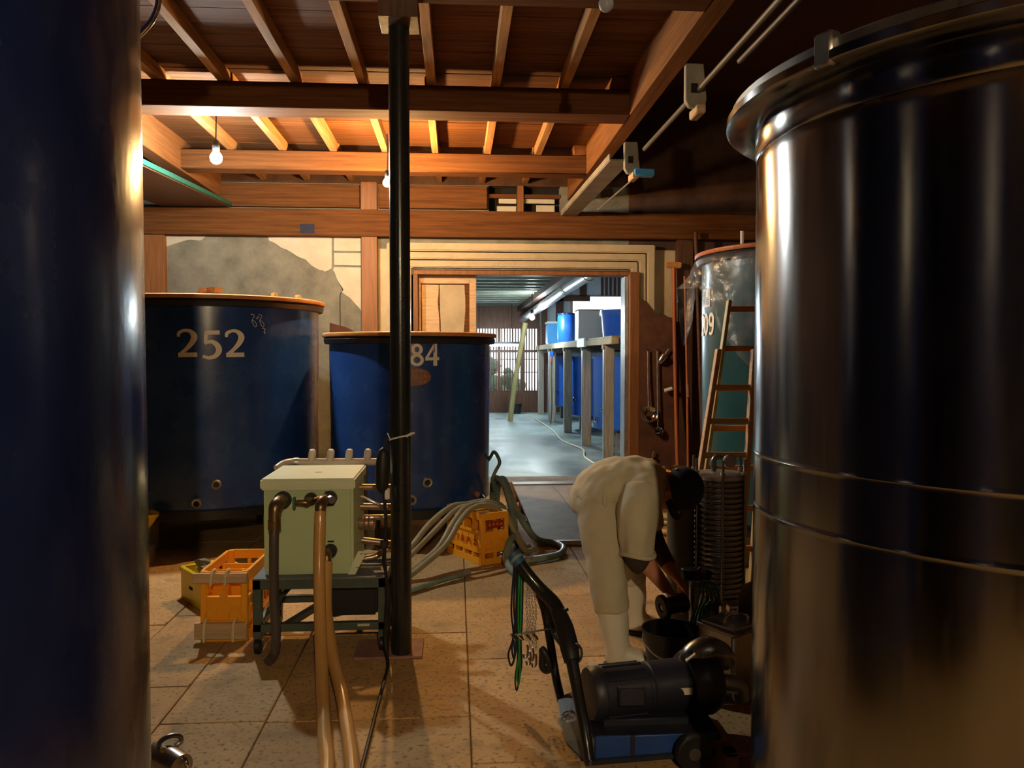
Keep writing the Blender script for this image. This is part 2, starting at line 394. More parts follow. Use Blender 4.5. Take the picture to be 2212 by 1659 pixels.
DX0, DX1, DZ = -0.46, 1.90, 2.44           # doorway
wb_ = empty('wall_back'); tag(wb_, kind='structure')
w = MB()
w.box(-4.6, DX0, YW, YW + 0.3, -0.1, 3.35).box(DX0, DX1, YW, YW + 0.3, DZ, 3.06)
w.box(DX0, 0.36, YW, YW + 0.3, 3.06, 3.35).box(1.14, DX1, YW, YW + 0.3, 3.06, 3.35)
obj('wall_body', w, 'undercoat', wb_)
obj('wall_body', MB().box(DX1, 4.8, YW, YW + 0.3, -0.1, 3.35), 'dark_brown_wall', wb_)
obj('upper_wall', MB().box(-4.6, 4.8, YW, YW + 0.3, 3.35, 4.7), 'dark_brown_wall', wb_)
# white skim coat left standing on the grey undercoat, with broken edges
def skim(poly, m='plaster', t=0.012, y=YW):
    obj('plaster_coat', MB().prism(poly, -t, 'y', y + 0.001), m, wb_, bevel=0.003)
def jag(pts, amp=0.012, k=5):
    out = []
    for i in range(len(pts) - 1):
        a, b = V((*pts[i], 0)), V((*pts[i + 1], 0))
        for s in range(k):
            p = a.lerp(b, s / k)
            q = noise.noise_vector(p * 9.0) * amp if 0 < s else noise.noise_vector(p * 9.0) * amp * 0.4
            out.append((p.x + q.x, p.y + q.y))
    out.append(pts[-1]); return out
skim(jag([(-3.05, 2.80), (-3.05, 2.66), (-2.93, 2.70), (-2.82, 2.735), (-2.70, 2.725), (-2.60, 2.80)], k=4))
skim(jag([(-2.00, 2.80), (-1.985, 2.735), (-1.90, 2.69), (-1.80, 2.64), (-1.70, 2.575), (-1.60, 2.53), (-1.52, 2.46), (-1.46, 2.42), (-1.40, 2.405), (-1.325, 2.445)], 0.016, 4) + [(-1.325, 2.80)])
skim([(-1.303, 2.80), (-1.303, 2.632), (-1.015, 2.630), (-1.015, 2.80)])
skim([(-1.303, 2.612), (-1.303, 2.478), (-1.015, 2.476), (-1.015, 2.610)])
skim([(-1.303, 2.458), (-1.318, 2.43)] + jag([(-1.30, 2.40), (-1.255, 2.30), (-1.205, 2.222), (-1.225, 2.19), (-1.13, 2.12), (-1.07, 2.05), (-1.015, 1.98)], 0.010, 4) + [(-1.015, 2.456)])
# crack running down from the plaster edge
obj('crack', MB().tube([(-1.31, YW - 0.001, 2.44), (-1.29, YW - 0.001, 2.38), (-1.215, YW - 0.001, 2.215), (-1.24, YW - 0.001, 2.16), (-1.243, YW - 0.001, 1.95), (-1.24, YW - 0.001, 1.7)], 0.006, n=6, k=4), 'crack_dark', wb_)
# exposed clay lower down and by the doorway
obj('clay_patch', MB().prism(jag([(-1.35, 1.86), (-1.15, 1.80), (-0.98, 1.72), (-0.96, 1.25), (-1.05, 1.2), (-1.2, 1.28), (-1.36, 1.3)], 0.02, 4), -0.008, 'y', YW), 'clay', wb_)
obj('plaster_coat', MB().prism(jag([(-1.36, 1.28), (-1.2, 1.25), (-1.05, 1.18), (-0.97, 1.2), (-0.97, 0.85), (-1.1, 0.72), (-1.36, 0.7)], 0.02, 4), -0.010, 'y', YW), 'plaster_cream', wb_)
obj('plaster_coat', MB().prism([(-0.82, 0.05), (-0.50, 0.05), (-0.50, 2.66), (-0.82, 2.66)], -0.012, 'y', YW), 'plaster_cream', wb_, bevel=0.003)
obj('clay_patch', MB().prism(jag([(-0.74, 1.62), (-0.70, 1.86), (-0.60, 1.94), (-0.50, 1.90), (-0.50, 1.5), (-0.66, 1.5)], 0.015, 4), -0.016, 'y', YW), 'clay', wb_)
# timbers on the wall
obj('lintel_beam', MB().box(-3.6, 4.6, YW - 0.10, YW + 0.02, 2.775, 3.06), 'beam_wood', wb_, bevel=0.008)
obj('upper_rail', MB().box(-2.60, -1.02, YW - 0.07, YW + 0.02, 3.085, 3.33), 'beam_wood', wb_, bevel=0.006)
obj('upper_rail', MB().box(-0.82, 0.34, YW - 0.07, YW + 0.02, 3.085, 3.33), 'beam_wood', wb_, bevel=0.006)
obj('wall_post', MB().box(-1.01, -0.835, YW - 0.08, YW + 0.02, 3.06, 3.36), 'post_wood', wb_, bevel=0.006)
obj('wall_post', MB().box(-1.005, -0.835, YW - 0.09, YW + 0.02, 0.0, 2.775), 'post_wood', wb_, bevel=0.006)
obj('wall_post', MB().box(-3.30, -3.05, YW - 0.09, YW + 0.02, 0.0, 2.775), 'post_wood', wb_, bevel=0.006)
obj('wall_post', MB().box(2.42, 2.60, YW - 0.09, YW + 0.02, 0.0, 2.775), 'dark_wood', wb_, bevel=0.006)
obj('wall_post', MB().box(3.5, 3.7, YW - 0.09, YW + 0.02, 0.0, 2.775), 'dark_wood', wb_, bevel=0.006)
obj('nail_plate', MB().box(-1.64, -1.49, YW - 0.106, YW - 0.098, 2.80, 2.90), 'cap_navy', wb_)
# slotted vent above the door
for x0, x1, z0, z1 in ((0.47, 0.66, 3.165, 3.215), (0.45, 0.66, 3.075, 3.135), (0.74, 1.08, 3.17, 3.215), (0.88, 1.08, 3.075, 3.15)):
    obj('vent_panel', MB().box(x0, x1, YW + 0.02, YW + 0.05, z0, z1), 'plaster', wb_)
obj('vent_back', MB().box(0.36, 1.14, YW + 0.12, YW + 0.3, 3.06, 3.35), 'black_gap', wb_)
obj('vent_post', MB().box(0.67, 0.735, YW - 0.03, YW + 0.06, 3.06, 3.35), 'post_wood', wb_)
obj('vent_rail', MB().box(0.36, 1.14, YW - 0.01, YW + 0.06, 3.22, 3.26), 'beam_wood', wb_)
# stepped plaster surround of the doorway
def surround(x0, x1, z1, wdt, y0, m='plaster_cream'):
    t = MB(); t.prism([(x0 - wdt, 0), (x0 - wdt, z1 + wdt), (x1 + wdt, z1 + wdt), (x1 + wdt, 0), (x1, 0), (x1, z1), (x0, z1), (x0, 0)], YW - y0 + 0.02, 'y', y0)
    obj('door_moulding', t, m, wb_, bevel=0.012, seg=2)
surround(DX0 - 0.02, DX1 + 0.02, DZ + 0.02, 0.075, YW - 0.045)
surround(DX0 - 0.105, DX1 + 0.105, DZ + 0.105, 0.075, YW - 0.070)
surround(DX0 - 0.19, DX1 + 0.19, DZ + 0.19, 0.085, YW - 0.10)
obj('plaster_coat', MB().prism([(2.17, 1.95), (2.42, 1.88), (2.42, 2.67), (2.17, 2.67)], -0.014, 'y', YW), 'plaster_cream', wb_, bevel=0.004)
obj('clay_patch', MB().prism(jag([(1.93, 0.0), (1.93, 2.16), (2.04, 2.12), (2.14, 2.02), (2.22, 1.94), (2.28, 1.96), (2.42, 1.86), (2.42, 0.0)], 0.012, 4), -0.108, 'y', YW), 'clay', wb_)
obj('dado_boards', MB().box(2.42, 4.7, YW - 0.03, YW + 0.01, 0.0, 2.2), 'dark_wood', wb_)
# wooden door frame in the opening
df = tag(empty('trim_1'), kind='structure')
obj('frame_head', MB().box(DX0, DX1, YW + 0.02, YW + 0.22, DZ - 0.05, DZ), 'post_wood', df, bevel=0.004)
obj('frame_post', MB().box(DX1 - 0.005, DX1 + 0.10, YW - 0.11, YW + 0.22, 0.0, DZ - 0.02), 'post_wood', df, bevel=0.005)
obj('frame_post', MB().box(DX0 - 0.03, DX0 + 0.05, YW + 0.0, YW + 0.22, 0.0, DZ - 0.05), 'post_wood', df, bevel=0.005)
obj('edge_strip', MB().box(DX1 - 0.045, DX1 - 0.005, YW - 0.02, YW + 0.2, 0.1, DZ - 0.06), 'galv', df, bevel=0.003)
obj('threshold', MB().box(DX0, DX1, YW - 0.12, YW + 0.3, -0.05, 0.135), 'concrete', df, bevel=0.006)
# sliding door pushed open
d1 = tag(empty('door_1'), kind='structure')
ys = YW + 0.16
for x0, x1, z0, z1 in ((-0.46, -0.385, 0.14, 2.39), (0.15, 0.225, 0.14, 2.39), (-0.385, 0.15, 2.30, 2.39), (-0.385, 0.15, 0.14, 0.24)):
    obj('door_rail', MB().box(x0, x1, ys - 0.03, ys + 0.03, z0, z1), 'pale_wood', d1, bevel=0.004)
obj('door_panel', MB().box(-0.385, 0.15, ys - 0.005, ys + 0.015, 0.24, 2.30), 'beam_wood', d1)
obj('door_paper', MB().prism(jag([(-0.18, 2.29), (-0.175, 2.0), (-0.15, 1.6), (-0.14, 0.3), (0.09, 0.3), (0.08, 1.7), (0.105, 2.0), (0.095, 2.29)], 0.008, 4), -0.004, 'y', ys - 0.004), 'plaster_cream', d1)
obj('door_paper', MB().prism(jag([(-0.375, 2.29), (-0.37, 1.8), (-0.375, 0.3), (-0.20, 0.3), (-0.17, 1.7), (-0.20, 2.1), (-0.19, 2.29)], 0.008, 4), -0.003, 'y', ys - 0.004), 'pale_wood', d1)

# ------------------------------------------------------------------ ceiling, joists and beams
BB = 3.20                                   # underside of the beams
ceil = tag(empty('ceiling'), kind='structure')
y = 2.2; i = 0
while y < YW:
    wd = random.uniform(0.17, 0.22); y1 = min(y + wd, YW + 0.05)
    obj('ceiling_board', MB().box(-2.62, 1.34, y + 0.002, y1 - 0.002, 3.47 + random.uniform(0, 0.004), 3.50), 'board_wood', ceil)
    y = y1
y = -4.2
while y < 2.2:
    y1 = min(y + 0.8, 2.2)
    obj('ceiling_board', MB().box(-2.62, 1.34, y + 0.002, y1 - 0.002, 3.47, 3.50), 'board_wood', ceil); y = y1
for y in range(-4, 9, 2):
    obj('ceiling_board', MB().box(-4.6, -2.63, y - 0.2, y + 1.8, 3.47, 3.50), 'board_wood', ceil)
    obj('roof_board', MB().box(1.30, 4.8, y - 0.2, y + 1.798, 4.30, 4.34), 'dark_wood', ceil)
obj('roof_deck', MB().box(-4.75, 4.95, -4.35, YW + 0.3, 4.7, 4.8), 'dark_wood', ceil)
for k in range(-5, 3):
    x = -0.175 + 0.465 * k
    if x < -2.45: continue
    for y0, y1 in ((-4.2, 3.87), (3.87, 5.81), (5.81, 7.66), (7.66, YW)):
        dx = random.uniform(-0.015, 0.015)
        obj('joist', MB().box(x - 0.03 + dx, x + 0.03 + dx, y0 + 0.002, y1 - 0.002, 3.375, 3.47), 'joist_wood', ceil, bevel=0.003)
def beam_x(y0, y1, x0=-2.50, x1=1.24, z0=BB, z1=3.375):
    obj('cross_beam', MB().box(x0, x1, y0, y1, z0, z1), 'beam_wood', ceil, bevel=0.008)
beam_x(3.74, 3.99); beam_x(5.69, 5.93); beam_x(7.565, 7.76); beam_x(1.9, 2.15); beam_x(-1.0, -0.76); beam_x(-3.0, -2.76)
obj('long_beam', MB().box(1.22, 1.34, -4.2, YW, BB, 3.56), 'beam_wood_y', ceil, bevel=0.006)
obj('long_beam', MB().box(-2.62, -2.475, -4.2, YW, BB - 0.02, 3.50), 'beam_wood_y', ceil, bevel=0.006)
obj('beam_fascia', MB().box(1.345, 1.40, -4.2, YW, 3.30, 4.6), 'dark_brown_wall', ceil)
for yb in (3.87, 5.81, 7.66):
    obj('knee_block', MB().box(1.10, 1.225, yb - 0.10, yb + 0.16, 3.375, 3.47), 'post_wood', ceil, bevel=0.004)

# ------------------------------------------------------------------ the hall beyond the doorway
FH = 0.12; YE = 19.9
struct('floor_hall', MB().box(-1.2, 4.4, YW + 0.3, YE + 0.3, -0.1, FH), 'hall_floor')
struct('wall_hall_left', MB().box(-1.3, -1.15, YW + 0.3, YE, 0, 4.2), 'hall_wall')
struct('wall_hall_right', MB().box(4.3, 4.45, YW + 0.3, YE, 0, 4.4), 'hall_wall')
hb = tag(empty('wall_hall_back'), kind='structure')
obj('wall_body', MB().box(-1.2, 0.3, YE, YE + 0.2, FH, 4.2).box(0.3, 2.05, YE, YE + 0.2, 2.25, 4.2).box(2.05, 2.85, YE, YE + 0.2, FH, 4.2)
    .box(2.85, 4.4, YE, YE + 0.2, FH, 2.0).box(2.85, 4.4, YE, YE + 0.2, 3.0, 4.2), 'hall_wall', hb)
for x0, x1, z0, z1 in ((2.10, 2.24, FH, 2.95), (2.46, 2.64, FH, 3.5), (3.05, 3.21, 2.98, 3.9), (1.9, 3.3, 2.86, 3.0), (-0.2, 2.05, 2.22, 2.84)):
    obj('wall_timber', MB().box(x0, x1, YE - 0.07, YE + 0.02, z0, z1), 'dark_wood', hb)
for k in range(7):
    obj('grille_slat', MB().box(3.58 + 0.105 * k, 3.63 + 0.105 * k, YE - 0.05, YE + 0.0, 3.0, 3.9), 'dark_wood', hb)
obj('wainscot', MB().box(0.3, 2.05, YE - 0.03, YE + 0.12, FH, 0.62), 'dark_wood', hb)
hc = tag(empty('ceiling_hall'), kind='structure')
obj('ceiling_deck', MB().box(-1.2, 1.62, YW + 0.3, YE, 2.83, 2.88), 'dark_wood', hc)
obj('high_deck', MB().box(-1.3, 4.45, YW + 0.25, YE + 0.3, 4.2, 4.3), 'hall_wall', hc)
obj('side_fascia', MB().box(1.56, 1.62, YW + 0.3, YE, 2.83, 4.2), 'dark_wood', hc)
y = YW + 0.75
while y < YE - 0.1:
    obj('hall_joist', MB().cyl((-1.15, y, 2.765), (1.60, y, 2.765), 0.07, n=14), 'hall_joist', hc); y += 0.60
obj('edge_beam', MB().box(1.50, 1.66, YW + 0.3, YE, 2.60, 2.72), 'dark_wood', hc)
# lattice window
lw = tag(empty('window_1'), kind='structure')
for x in (0.30, 1.02, 1.62, 2.00):
    obj('window_post', MB().box(x, x + 0.075, YE - 0.02, YE + 0.1, 0.60, 2.25), 'dark_wood', lw)
for z in (0.60, 1.10, 1.42, 1.60, 2.18):
    obj('window_rail', MB().box(0.30, 2.05, YE + 0.0, YE + 0.05, z, z + (0.06 if z in (0.6, 1.6, 2.18) else 0.02)), 'dark_wood', lw)
for k in range(25):
    obj('window_bar', MB().box(0.36 + 0.068 * k, 0.392 + 0.068 * k, YE + 0.01, YE + 0.04, 0.62, 2.2), 'dark_wood', lw)
w2 = tag(empty('window_2'), kind='structure')
for x0, x1, z0, z1 in ((2.82, 2.88, 1.98, 3.02), (4.28, 4.34, 1.98, 3.02), (2.82, 4.34, 1.98, 2.02), (2.82, 4.34, 2.98, 3.02)):
    obj('window_frame', MB().box(x0, x1, YE - 0.02, YE + 0.1, z0, z1), 'grey_wood', w2)
obj('pane', MB().box(2.86, 4.3, YE + 0.04, YE + 0.05, 2.02, 2.98), 'poly_sheet', w2)
# yard seen through the lattice
struct('ground_outside', MB().box(-8, 12, YE + 0.3, 40, -0.15, -0.05), 'outside_ground')
for n, (x, yy, r) in enumerate(((0.95, 22.4, 0.55), (1.65, 23.2, 0.45))):
    s = MB().cyl((x, yy, -.05), (x, yy, .5), .05, n=8)
    for q in range(16):
        s.ball((x + random.uniform(-r, r) * 0.6, yy + random.uniform(-.3, .3), 0.25 + random.uniform(0, 1) * r * 1.9), r * random.uniform(0.28, 0.45), n=10, m=6)
    solo('shrub', s, 'shrub', ('larger' if n == 0 else 'smaller') + ' dark shrub outside behind the wooden lattice window', 'shrub', (x, yy, -0.05))

# ------------------------------------------------------------------ lamps
def bulb(name, label, loc, color, watts, top, r=0.036, group=None, lit=True):
    T = thing(name, label, 'lamp', loc, 0, group)
    mn = name + '_glow_%d' % len(MATS)
    if lit: bulb_mat(mn, color, watts, r)
    prof = [(1e-4, -r)] + [(r * math.sin(a), -r * math.cos(a)) for a in [math.pi * i / 8 for i in range(1, 7)]] + [(r * 0.42, r * 1.15), (r * 0.40, r * 1.35)]
    obj('glass_bulb', MB().lathe(prof, 12), mn if lit else 'bulb_off', T)
    obj('socket', MB().lathe([(r * 0.55, r * 1.3), (r * 0.6, r * 1.4), (r * 0.6, r * 2.6), (r * 0.3, r * 3.0)], 16), 'black_rubber', T)
    obj('cord', MB().tube([(0, 0, r * 2.9), (0.004, 0, (top - loc[2]) * 0.6), (0, 0, top - loc[2])], 0.005, n=6), 'black_rubber', T)
    return T
bulb('hanging_bulb', 'glowing warm bare bulb on a cord behind the black steel post', (-0.575, 6.95, 2.965), WARM, BULB_W, 3.375)
bulb('hanging_bulb', 'glowing cold white bare bulb between beams above the tank numbered 252', (-1.80, 6.30, 2.995), WHITE, WHITE_W, 3.47, r=0.045)
bulb('hanging_bulb', 'unlit bare bulb at the top edge by the long beam', (0.685, 3.70, 3.10), WARM, 0, 3.47, lit=False)
bulb('hanging_bulb', 'warm bare bulb hanging over the aisle far behind the viewer', (0.44, -2.2, 2.70), PALEWARM, REAR_W, 3.375)
bulb('hanging_bulb', 'glaring white bulb hanging under the hall joists', (1.43, 15.2, 2.23), COOL, HALL_W, 2.835, r=0.05)

bulb('hanging_bulb', 'white bulb in the hall hidden behind the sliding door', (0.0, 10.45, 2.45), COOL, 80.0, 2.835)  # added unseen lamp, brightens the platform goods from the doorway side
def tube_lamp(loc, length, label, watts, color, rz=0.0):
    T = thing('fluorescent_lamp', label, 'lamp', loc, rz)
    mn = 'tube_glow_%d' % len(MATS); tube_mat(mn, color, watts, 0.018, length)
    obj('housing', MB().box(-length / 2 - .03, length / 2 + .03, -.04, .04, .03, .08), 'tin_white', T, bevel=.004)
    obj('glass_tube', MB().cyl((-length / 2, 0, 0), (length / 2, 0, 0), 0.018, n=8), mn, T)
    for s in (-1, 1): obj('end_socket', MB().box(s * length / 2 - .012, s * length / 2 + .012, -.02, .02, -.022, .035), 'tin_white', T)
    for s in (-1, 1): obj('hanger', MB().cyl((s * length * .35, 0, .08), (s * length * .35, 0, 2.835 - loc[2]), .006, n=6), 'black_rubber', T)
tube_lamp((0.92, 18.9, 1.76), 1.1, 'bright fluorescent tube hung before the wooden lattice window', TUBE_W, COOL)

# ------------------------------------------------------------------ painted digits
GL = {
 '2': ([[(.05, .72, .07), (.08, .86, .10), (.24, .945, .09), (.42, .91, .12), (.53, .74, .17), (.47, .53, .15), (.30, .30, .11), (.08, .08, .10)],
        [(.04, .075, .14), (.62, .085, .14)]], .66),
 '5': ([[(.12, .925, .12), (.56, .94, .13)], [(.145, .97, .10), (.125, .54, .09)],
        [(.10, .54, .08), (.28, .61, .11), (.46, .51, .15), (.53, .30, .16), (.42, .10, .13), (.22, .035, .11), (.03, .09, .10)]], .62),
 '4': ([[(.44, .97, .11), (.05, .33, .10)], [(.0, .30, .12), (.66, .33, .12)], [(.47, 1.0, .15), (.47, .0, .16)]], .70),
 '8': ('loops', [(.30, .74, .19, .195), (.30, .26, .235, .215)], .11, .62),
 '0': ('loops', [(.28, .5, .20, .43)], .14, .58),
 '9': ('loops9', [(.28, .69, .19, .24)], .13, .58),
}
def digit_mesh(mb, ch, x0, size, put):
    g = GL[ch]
    def stroke(pts, closed=False):
        P = catmull([(a, b, w) for a, b, w in pts], 6, closed) if (len(pts) > 2 or closed) else [V(p) for p in pts]
        if len(P) == 2: P = [P[0].lerp(P[1], t / 5) for t in range(6)]
        n = len(P); ring = []
        for i in range(n):
            a = P[(i + 1) % n] if (closed or i < n - 1) else P[i]; b = P[i - 1] if (closed or i > 0) else P[i]
            t = V(a.x - b.x, a.y - b.y, 0); t.normalize(); nn = V(-t.y, t.x, 0) * P[i].z * 0.58
            ring.append((put(x0 + (P[i].x + nn.x) * size, (P[i].y + nn.y) * size), put(x0 + (P[i].x - nn.x) * size, (P[i].y - nn.y) * size)))
        vs = [p for pr in ring for p in pr]
        fs = [(2 * i, 2 * i + 1, 2 * ((i + 1) % n) + 1, 2 * ((i + 1) % n)) for i in range(n if closed else n - 1)]
        mb.add(vs, fs)
    if g[0] in ('loops', 'loops9'):
        for cx, cy, rx, ry in g[1]:
            stroke([(cx + rx * math.cos(a), cy + ry * math.sin(a), g[2] * (1.0 + 0.25 * abs(math.cos(a)))) for a in [2 * math.pi * i / 12 for i in range(12)]], True)
        if g[0] == 'loops9': stroke([(.47, .70, .13), (.47, .45, .14), (.40, .16, .13), (.24, .06, .11), (.08, .12, .10)])
        return g[3]
    for st in g[0]: stroke(st)
    return g[1]
def digits(text, size, radius, a0, z, parent, gap=0.06, m='digit_cream', squeeze=1.0):
    tot = sum((GL[c][3] if isinstance(GL[c][0], str) else GL[c][1]) * squeeze for c in text) * size + gap * size * (len(text) - 1)
    x = -tot / 2
    for k, c in enumerate(text):
        mb = MB()
        put = lambda px, py, x=x: ((radius + .002) * math.cos(a0 + (x + (px - 0) * squeeze) / radius), (radius + .002) * math.sin(a0 + (x + px * squeeze) / radius), z + py + (-.012 if (text, k) == ('252', 1) else 0))
        wd = digit_mesh(mb, c, 0.0, size, put)
        obj('painted_digit', mb, m, parent, smooth=0)
        x += wd * size * squeeze + gap * size

# ------------------------------------------------------------------ vats
def bung(T, r, a, z, m='galv'):
    c = V(math.cos(a), math.sin(a), 0); p = c * (r - .01) + V(0, 0, z)
    M = Matrix.Translation(p) @ c.to_track_quat('Z', 'X').to_matrix().to_4x4()
    o = obj('outlet_ring', MB().lathe([(.022, 0), (.038, 0), (.038, .05), (.032, .055), (.022, .05)], 20, M=M, closed=True), m, T)
    obj('outlet_plug', MB().lathe([(.0225, 0), (.0225, .022)], 16, M=M), 'black_rubber', o)
def vat(name, label, loc, r, zb, zt, m, a_face, taper=0.012, rim=True, feet=True, rim_m='rim_wood', group=None, lidm='lid_pale'):
    T = thing(name, label, 'tank', (loc[0], loc[1], 0), 0, group)
    obj('tank_body', MB().lathe([(r * .9, zb - .03), (r - taper - .02, zb - .02), (r - taper, zb), (r - taper + .0004, zb + .02), (r, zt - .12), (r, zt - .06), (r, zt - .04)], 96), m, T)
    if rim:
        obj('rim', MB().lathe([(r - .02, zt - .06), (r + .035, zt - .055), (r + .045, zt - .02), (r + .035, zt), (r - .02, zt)], 96), 'rim_rubber', T)
        L = obj('lid', MB().lathe([(1e-4, zt), (r + .05, zt), (r + .055, zt + .008), (r + .055, zt + .026), (r + .045, zt + .032), (1e-4, zt + .05)], 96), rim_m, T)
        if lidm: obj('lid_top', MB().lathe([(1e-4, zt + .051), (r * .8, zt + .041), (r + .03, zt + .036), (r + .03, zt + .030)], 96), lidm, L)
    if feet:
        for k in range(4):
            a = a_face + R(45 + 90 * k); x, y = (r * .80) * math.cos(a), (r * .80) * math.sin(a)
            obj('foot_block', MB().box(x - .10, x + .10, y - .10, y + .10, 0.0, zb - .02), 'concrete', T, bevel=.008)
        obj('bottom_ring', MB().lathe([(r * .78, zb - .10), (r * .9, zb - .10), (r * .9, zb - .02), (r * .78, zb - .02)], 64, closed=True), 'rim_rubber', T)
    return T
def face_angle(loc): return math.atan2(-loc[1], -loc[0])
# 252
L1 = (-2.08, 7.02); a1 = face_angle(L1)
T = vat('storage_tank', 'tall blue enamel tank with cream number 252 on its front', L1, 0.90, 0.36, 1.93, 'blue_paint', a1)
digits('252', 0.208, 0.898, a1 + R(1.0), 1.495, T, gap=0.10, squeeze=1.10)
bung(T, 0.89, a1 + R(2.2), 0.545); bung(T, 0.89, a1 - R(6.5), 0.41)
sc = MB()
for cx in (0.0, 0.062):
    sc.tube([((.902) * math.cos(a1 + R(20.5) + (cx + p[0]) / .9), (.902) * math.sin(a1 + R(20.5) + (cx + p[0]) / .9), 1.745 + p[1]) for p in
             [(-.02, .075), (.006, .07), (.0, .05), (-.012, .025), (.004, -.01), (.018, -.02), (.024, .0), (.01, .02), (-.008, .03)]], 0.003, n=5, k=3)
sc.tube([((.902) * math.cos(a1 + R(20.5) + q / .9), (.902) * math.sin(a1 + R(20.5) + q / .9), 1.745 + z) for q, z in [(.02, .05), (.035, .04), (.035, .06), (.05, .055)]], 0.003, n=5, k=3)
sc.tube([((.902) * math.cos(a1 + R(20.5) + q / .9), (.902) * math.sin(a1 + R(20.5) + q / .9), 1.745 + z) for q, z in [(.07, -.03), (.095, -.035), (.085, -.055), (.095, -.07)]], 0.003, n=5, k=3)
obj('chalk_mark', sc, 'chalk', T)
for k, (ang, ln, wd, hh, lb) in enumerate(((-3.0, .16, .045, .040, 'short wooden block with rounded ends on the tank 252 lid'), (2.0, .20, .060, .050, 'longer pale wooden block lying on the lid of tank 252'))):
    a = a1 + R(ang); c = (L1[0] + .80 * math.cos(a), L1[1] + .80 * math.sin(a), 1.93 + .037)
    mb = MB(); M = Matrix.Translation(V(c) + V(0, 0, hh / 2)) @ Matrix.Rotation(a + R(20 * k), 4, 'Z'); mb.boxm((ln, wd + .02, hh), M)
    solo('wooden_block', mb, 'rim_wood', lb, 'block', c, 'wooden pieces on the tank lid', bevel=.012, seg=2)
for k, ang in enumerate((33.0, 50.0)):
    a = a1 + R(ang); c = (L1[0] + .88 * math.cos(a), L1[1] + .88 * math.sin(a), 1.93 + .034)
    solo('wooden_peg', MB().lathe([(.026, 0), (.028, .012), (.022, .030), (1e-4, .034)], 16, c=c), 'rim_wood',
         ('larger' if k == 0 else 'smaller') + ' orange wooden peg near the right edge of the tank 252 lid', 'peg', c, 'wooden pieces on the tank lid')
# 284
L2 = (-0.378, 6.80); a2 = face_angle(L2)
T = vat('storage_tank', 'blue enamel tank with cream number 284 and brown oval badge behind the steel post', L2, 0.662, 0.345, 1.655, 'blue_paint', a2, lidm=None)
digits('284', 0.165, 0.66, a2 + R(4.6), 1.430, T, gap=0.06)
em = MB(); pts = []; ne = 16
for i in range(ne + 1):
    q = -.135 + .27 * i / ne; hz = .066 * (1 - abs(q / .136) ** 2.6) ** .5; a = a2 + R(1.6) + q / .66
    pts += [(.6640 * math.cos(a), .6640 * math.sin(a), 1.345 - hz), (.6640 * math.cos(a), .6640 * math.sin(a), 1.345 + hz)]
em.add(pts, [(2 * i, 2 * i + 2, 2 * i + 3, 2 * i + 1) for i in range(ne)])
EB = obj('oval_badge', em, 'emblem_brown', T, smooth=0)
gl = MB()
for row, (z, n, h) in enumerate(((1.385, 5, .022), (1.345, 7, .03), (1.305, 6, .02))):
    for q in range(n):
        a = a2 + R(1.6) + (-.09 + .18 * q / (n - 1)) * (.6 if row == 0 else 1) / .66
        for dz in (0, h * .45):
            gl.add([(.6655 * math.cos(a + s * .010), .6655 * math.sin(a + s * .010), z + dz + t * h * .16) for s, t in ((-1, -1), (1, -1), (1, 1), (-1, 1))], [(0, 1, 2, 3)])
        gl.add([(.6655 * math.cos(a + s * .003), .6655 * math.sin(a + s * .003), z + h * .2 + t * h * .5) for s, t in ((-1, -1), (1, -1), (1, 1), (-1, 1))], [(0, 1, 2, 3)])
obj('badge_lettering', gl, 'rust_plate', EB, smooth=0)
bung(T, 0.652, a2 + R(10.5), 0.545); bung(T, 0.65, a2 + R(0.5), 0.415)
# 209
L3 = (2.605, 5.92); a3 = face_angle(L3); tl = a3 - R(90) + math.asin(.75 / math.hypot(*L3))
T = vat('storage_tank', 'dark teal tank with white number 209 under a clear plastic sheet', L3, 0.75, 0.33, 2.24, 'teal_paint', a3, lidm=None, rim_m='red_wood')
digits('209', 0.165, 0.75, tl + R(17), 1.655, T, gap=0.05, squeeze=0.95)
pl = MB()
for (q0, q1, z0, z1) in ((-.085, .085, 1.865, 2.0),):
    n = 8; vs = []
    for i in range(n + 1):
        a = tl + R(17) + (q0 + (q1 - q0) * i / n) / .75
        vs += [(.753 * math.cos(a), .753 * math.sin(a), z0), (.753 * math.cos(a), .753 * math.sin(a), z1)]
    pl.add(vs, [(2 * i, 2 * i + 2, 2 * i + 3, 2 * i + 1) for i in range(n)])
LP = obj('paper_label', pl, 'white_plastic', T, smooth=0)
pl = MB()
def onv(q, z, r=.755): a = tl + R(17) + q / .75; return (r * math.cos(a), r * math.sin(a), z)
for q0, q1, z0, z1 in ((-.055, -.04, 1.88, 1.985), (-.02, -.008, 1.89, 1.985), (.022, .034, 1.88, 1.985), (.055, .066, 1.88, 1.97), (-.07, .07, 1.95, 1.957), (-.07, .07, 1.915, 1.922)):
    pl.add([onv(q0, z0), onv(q1, z0), onv(q1, z1), onv(q0, z1)], [(0, 1, 2, 3)])
obj('label_lettering', pl, 'teal_paint', LP, smooth=0)
for k, (ang, hh) in enumerate(((-35, .10), (0, .07))):
    a = a3 + R(ang); c = (L3[0] + .72 * math.cos(a), L3[1] + .72 * math.sin(a), 2.272)
    solo('lid_pin', MB().cyl(c, (c[0], c[1], c[2] + hh), .012, n=10), 'white_plastic', ('taller' if k == 0 else 'shorter') + ' pale upright pin on the lid of tank 209', 'pin', c)

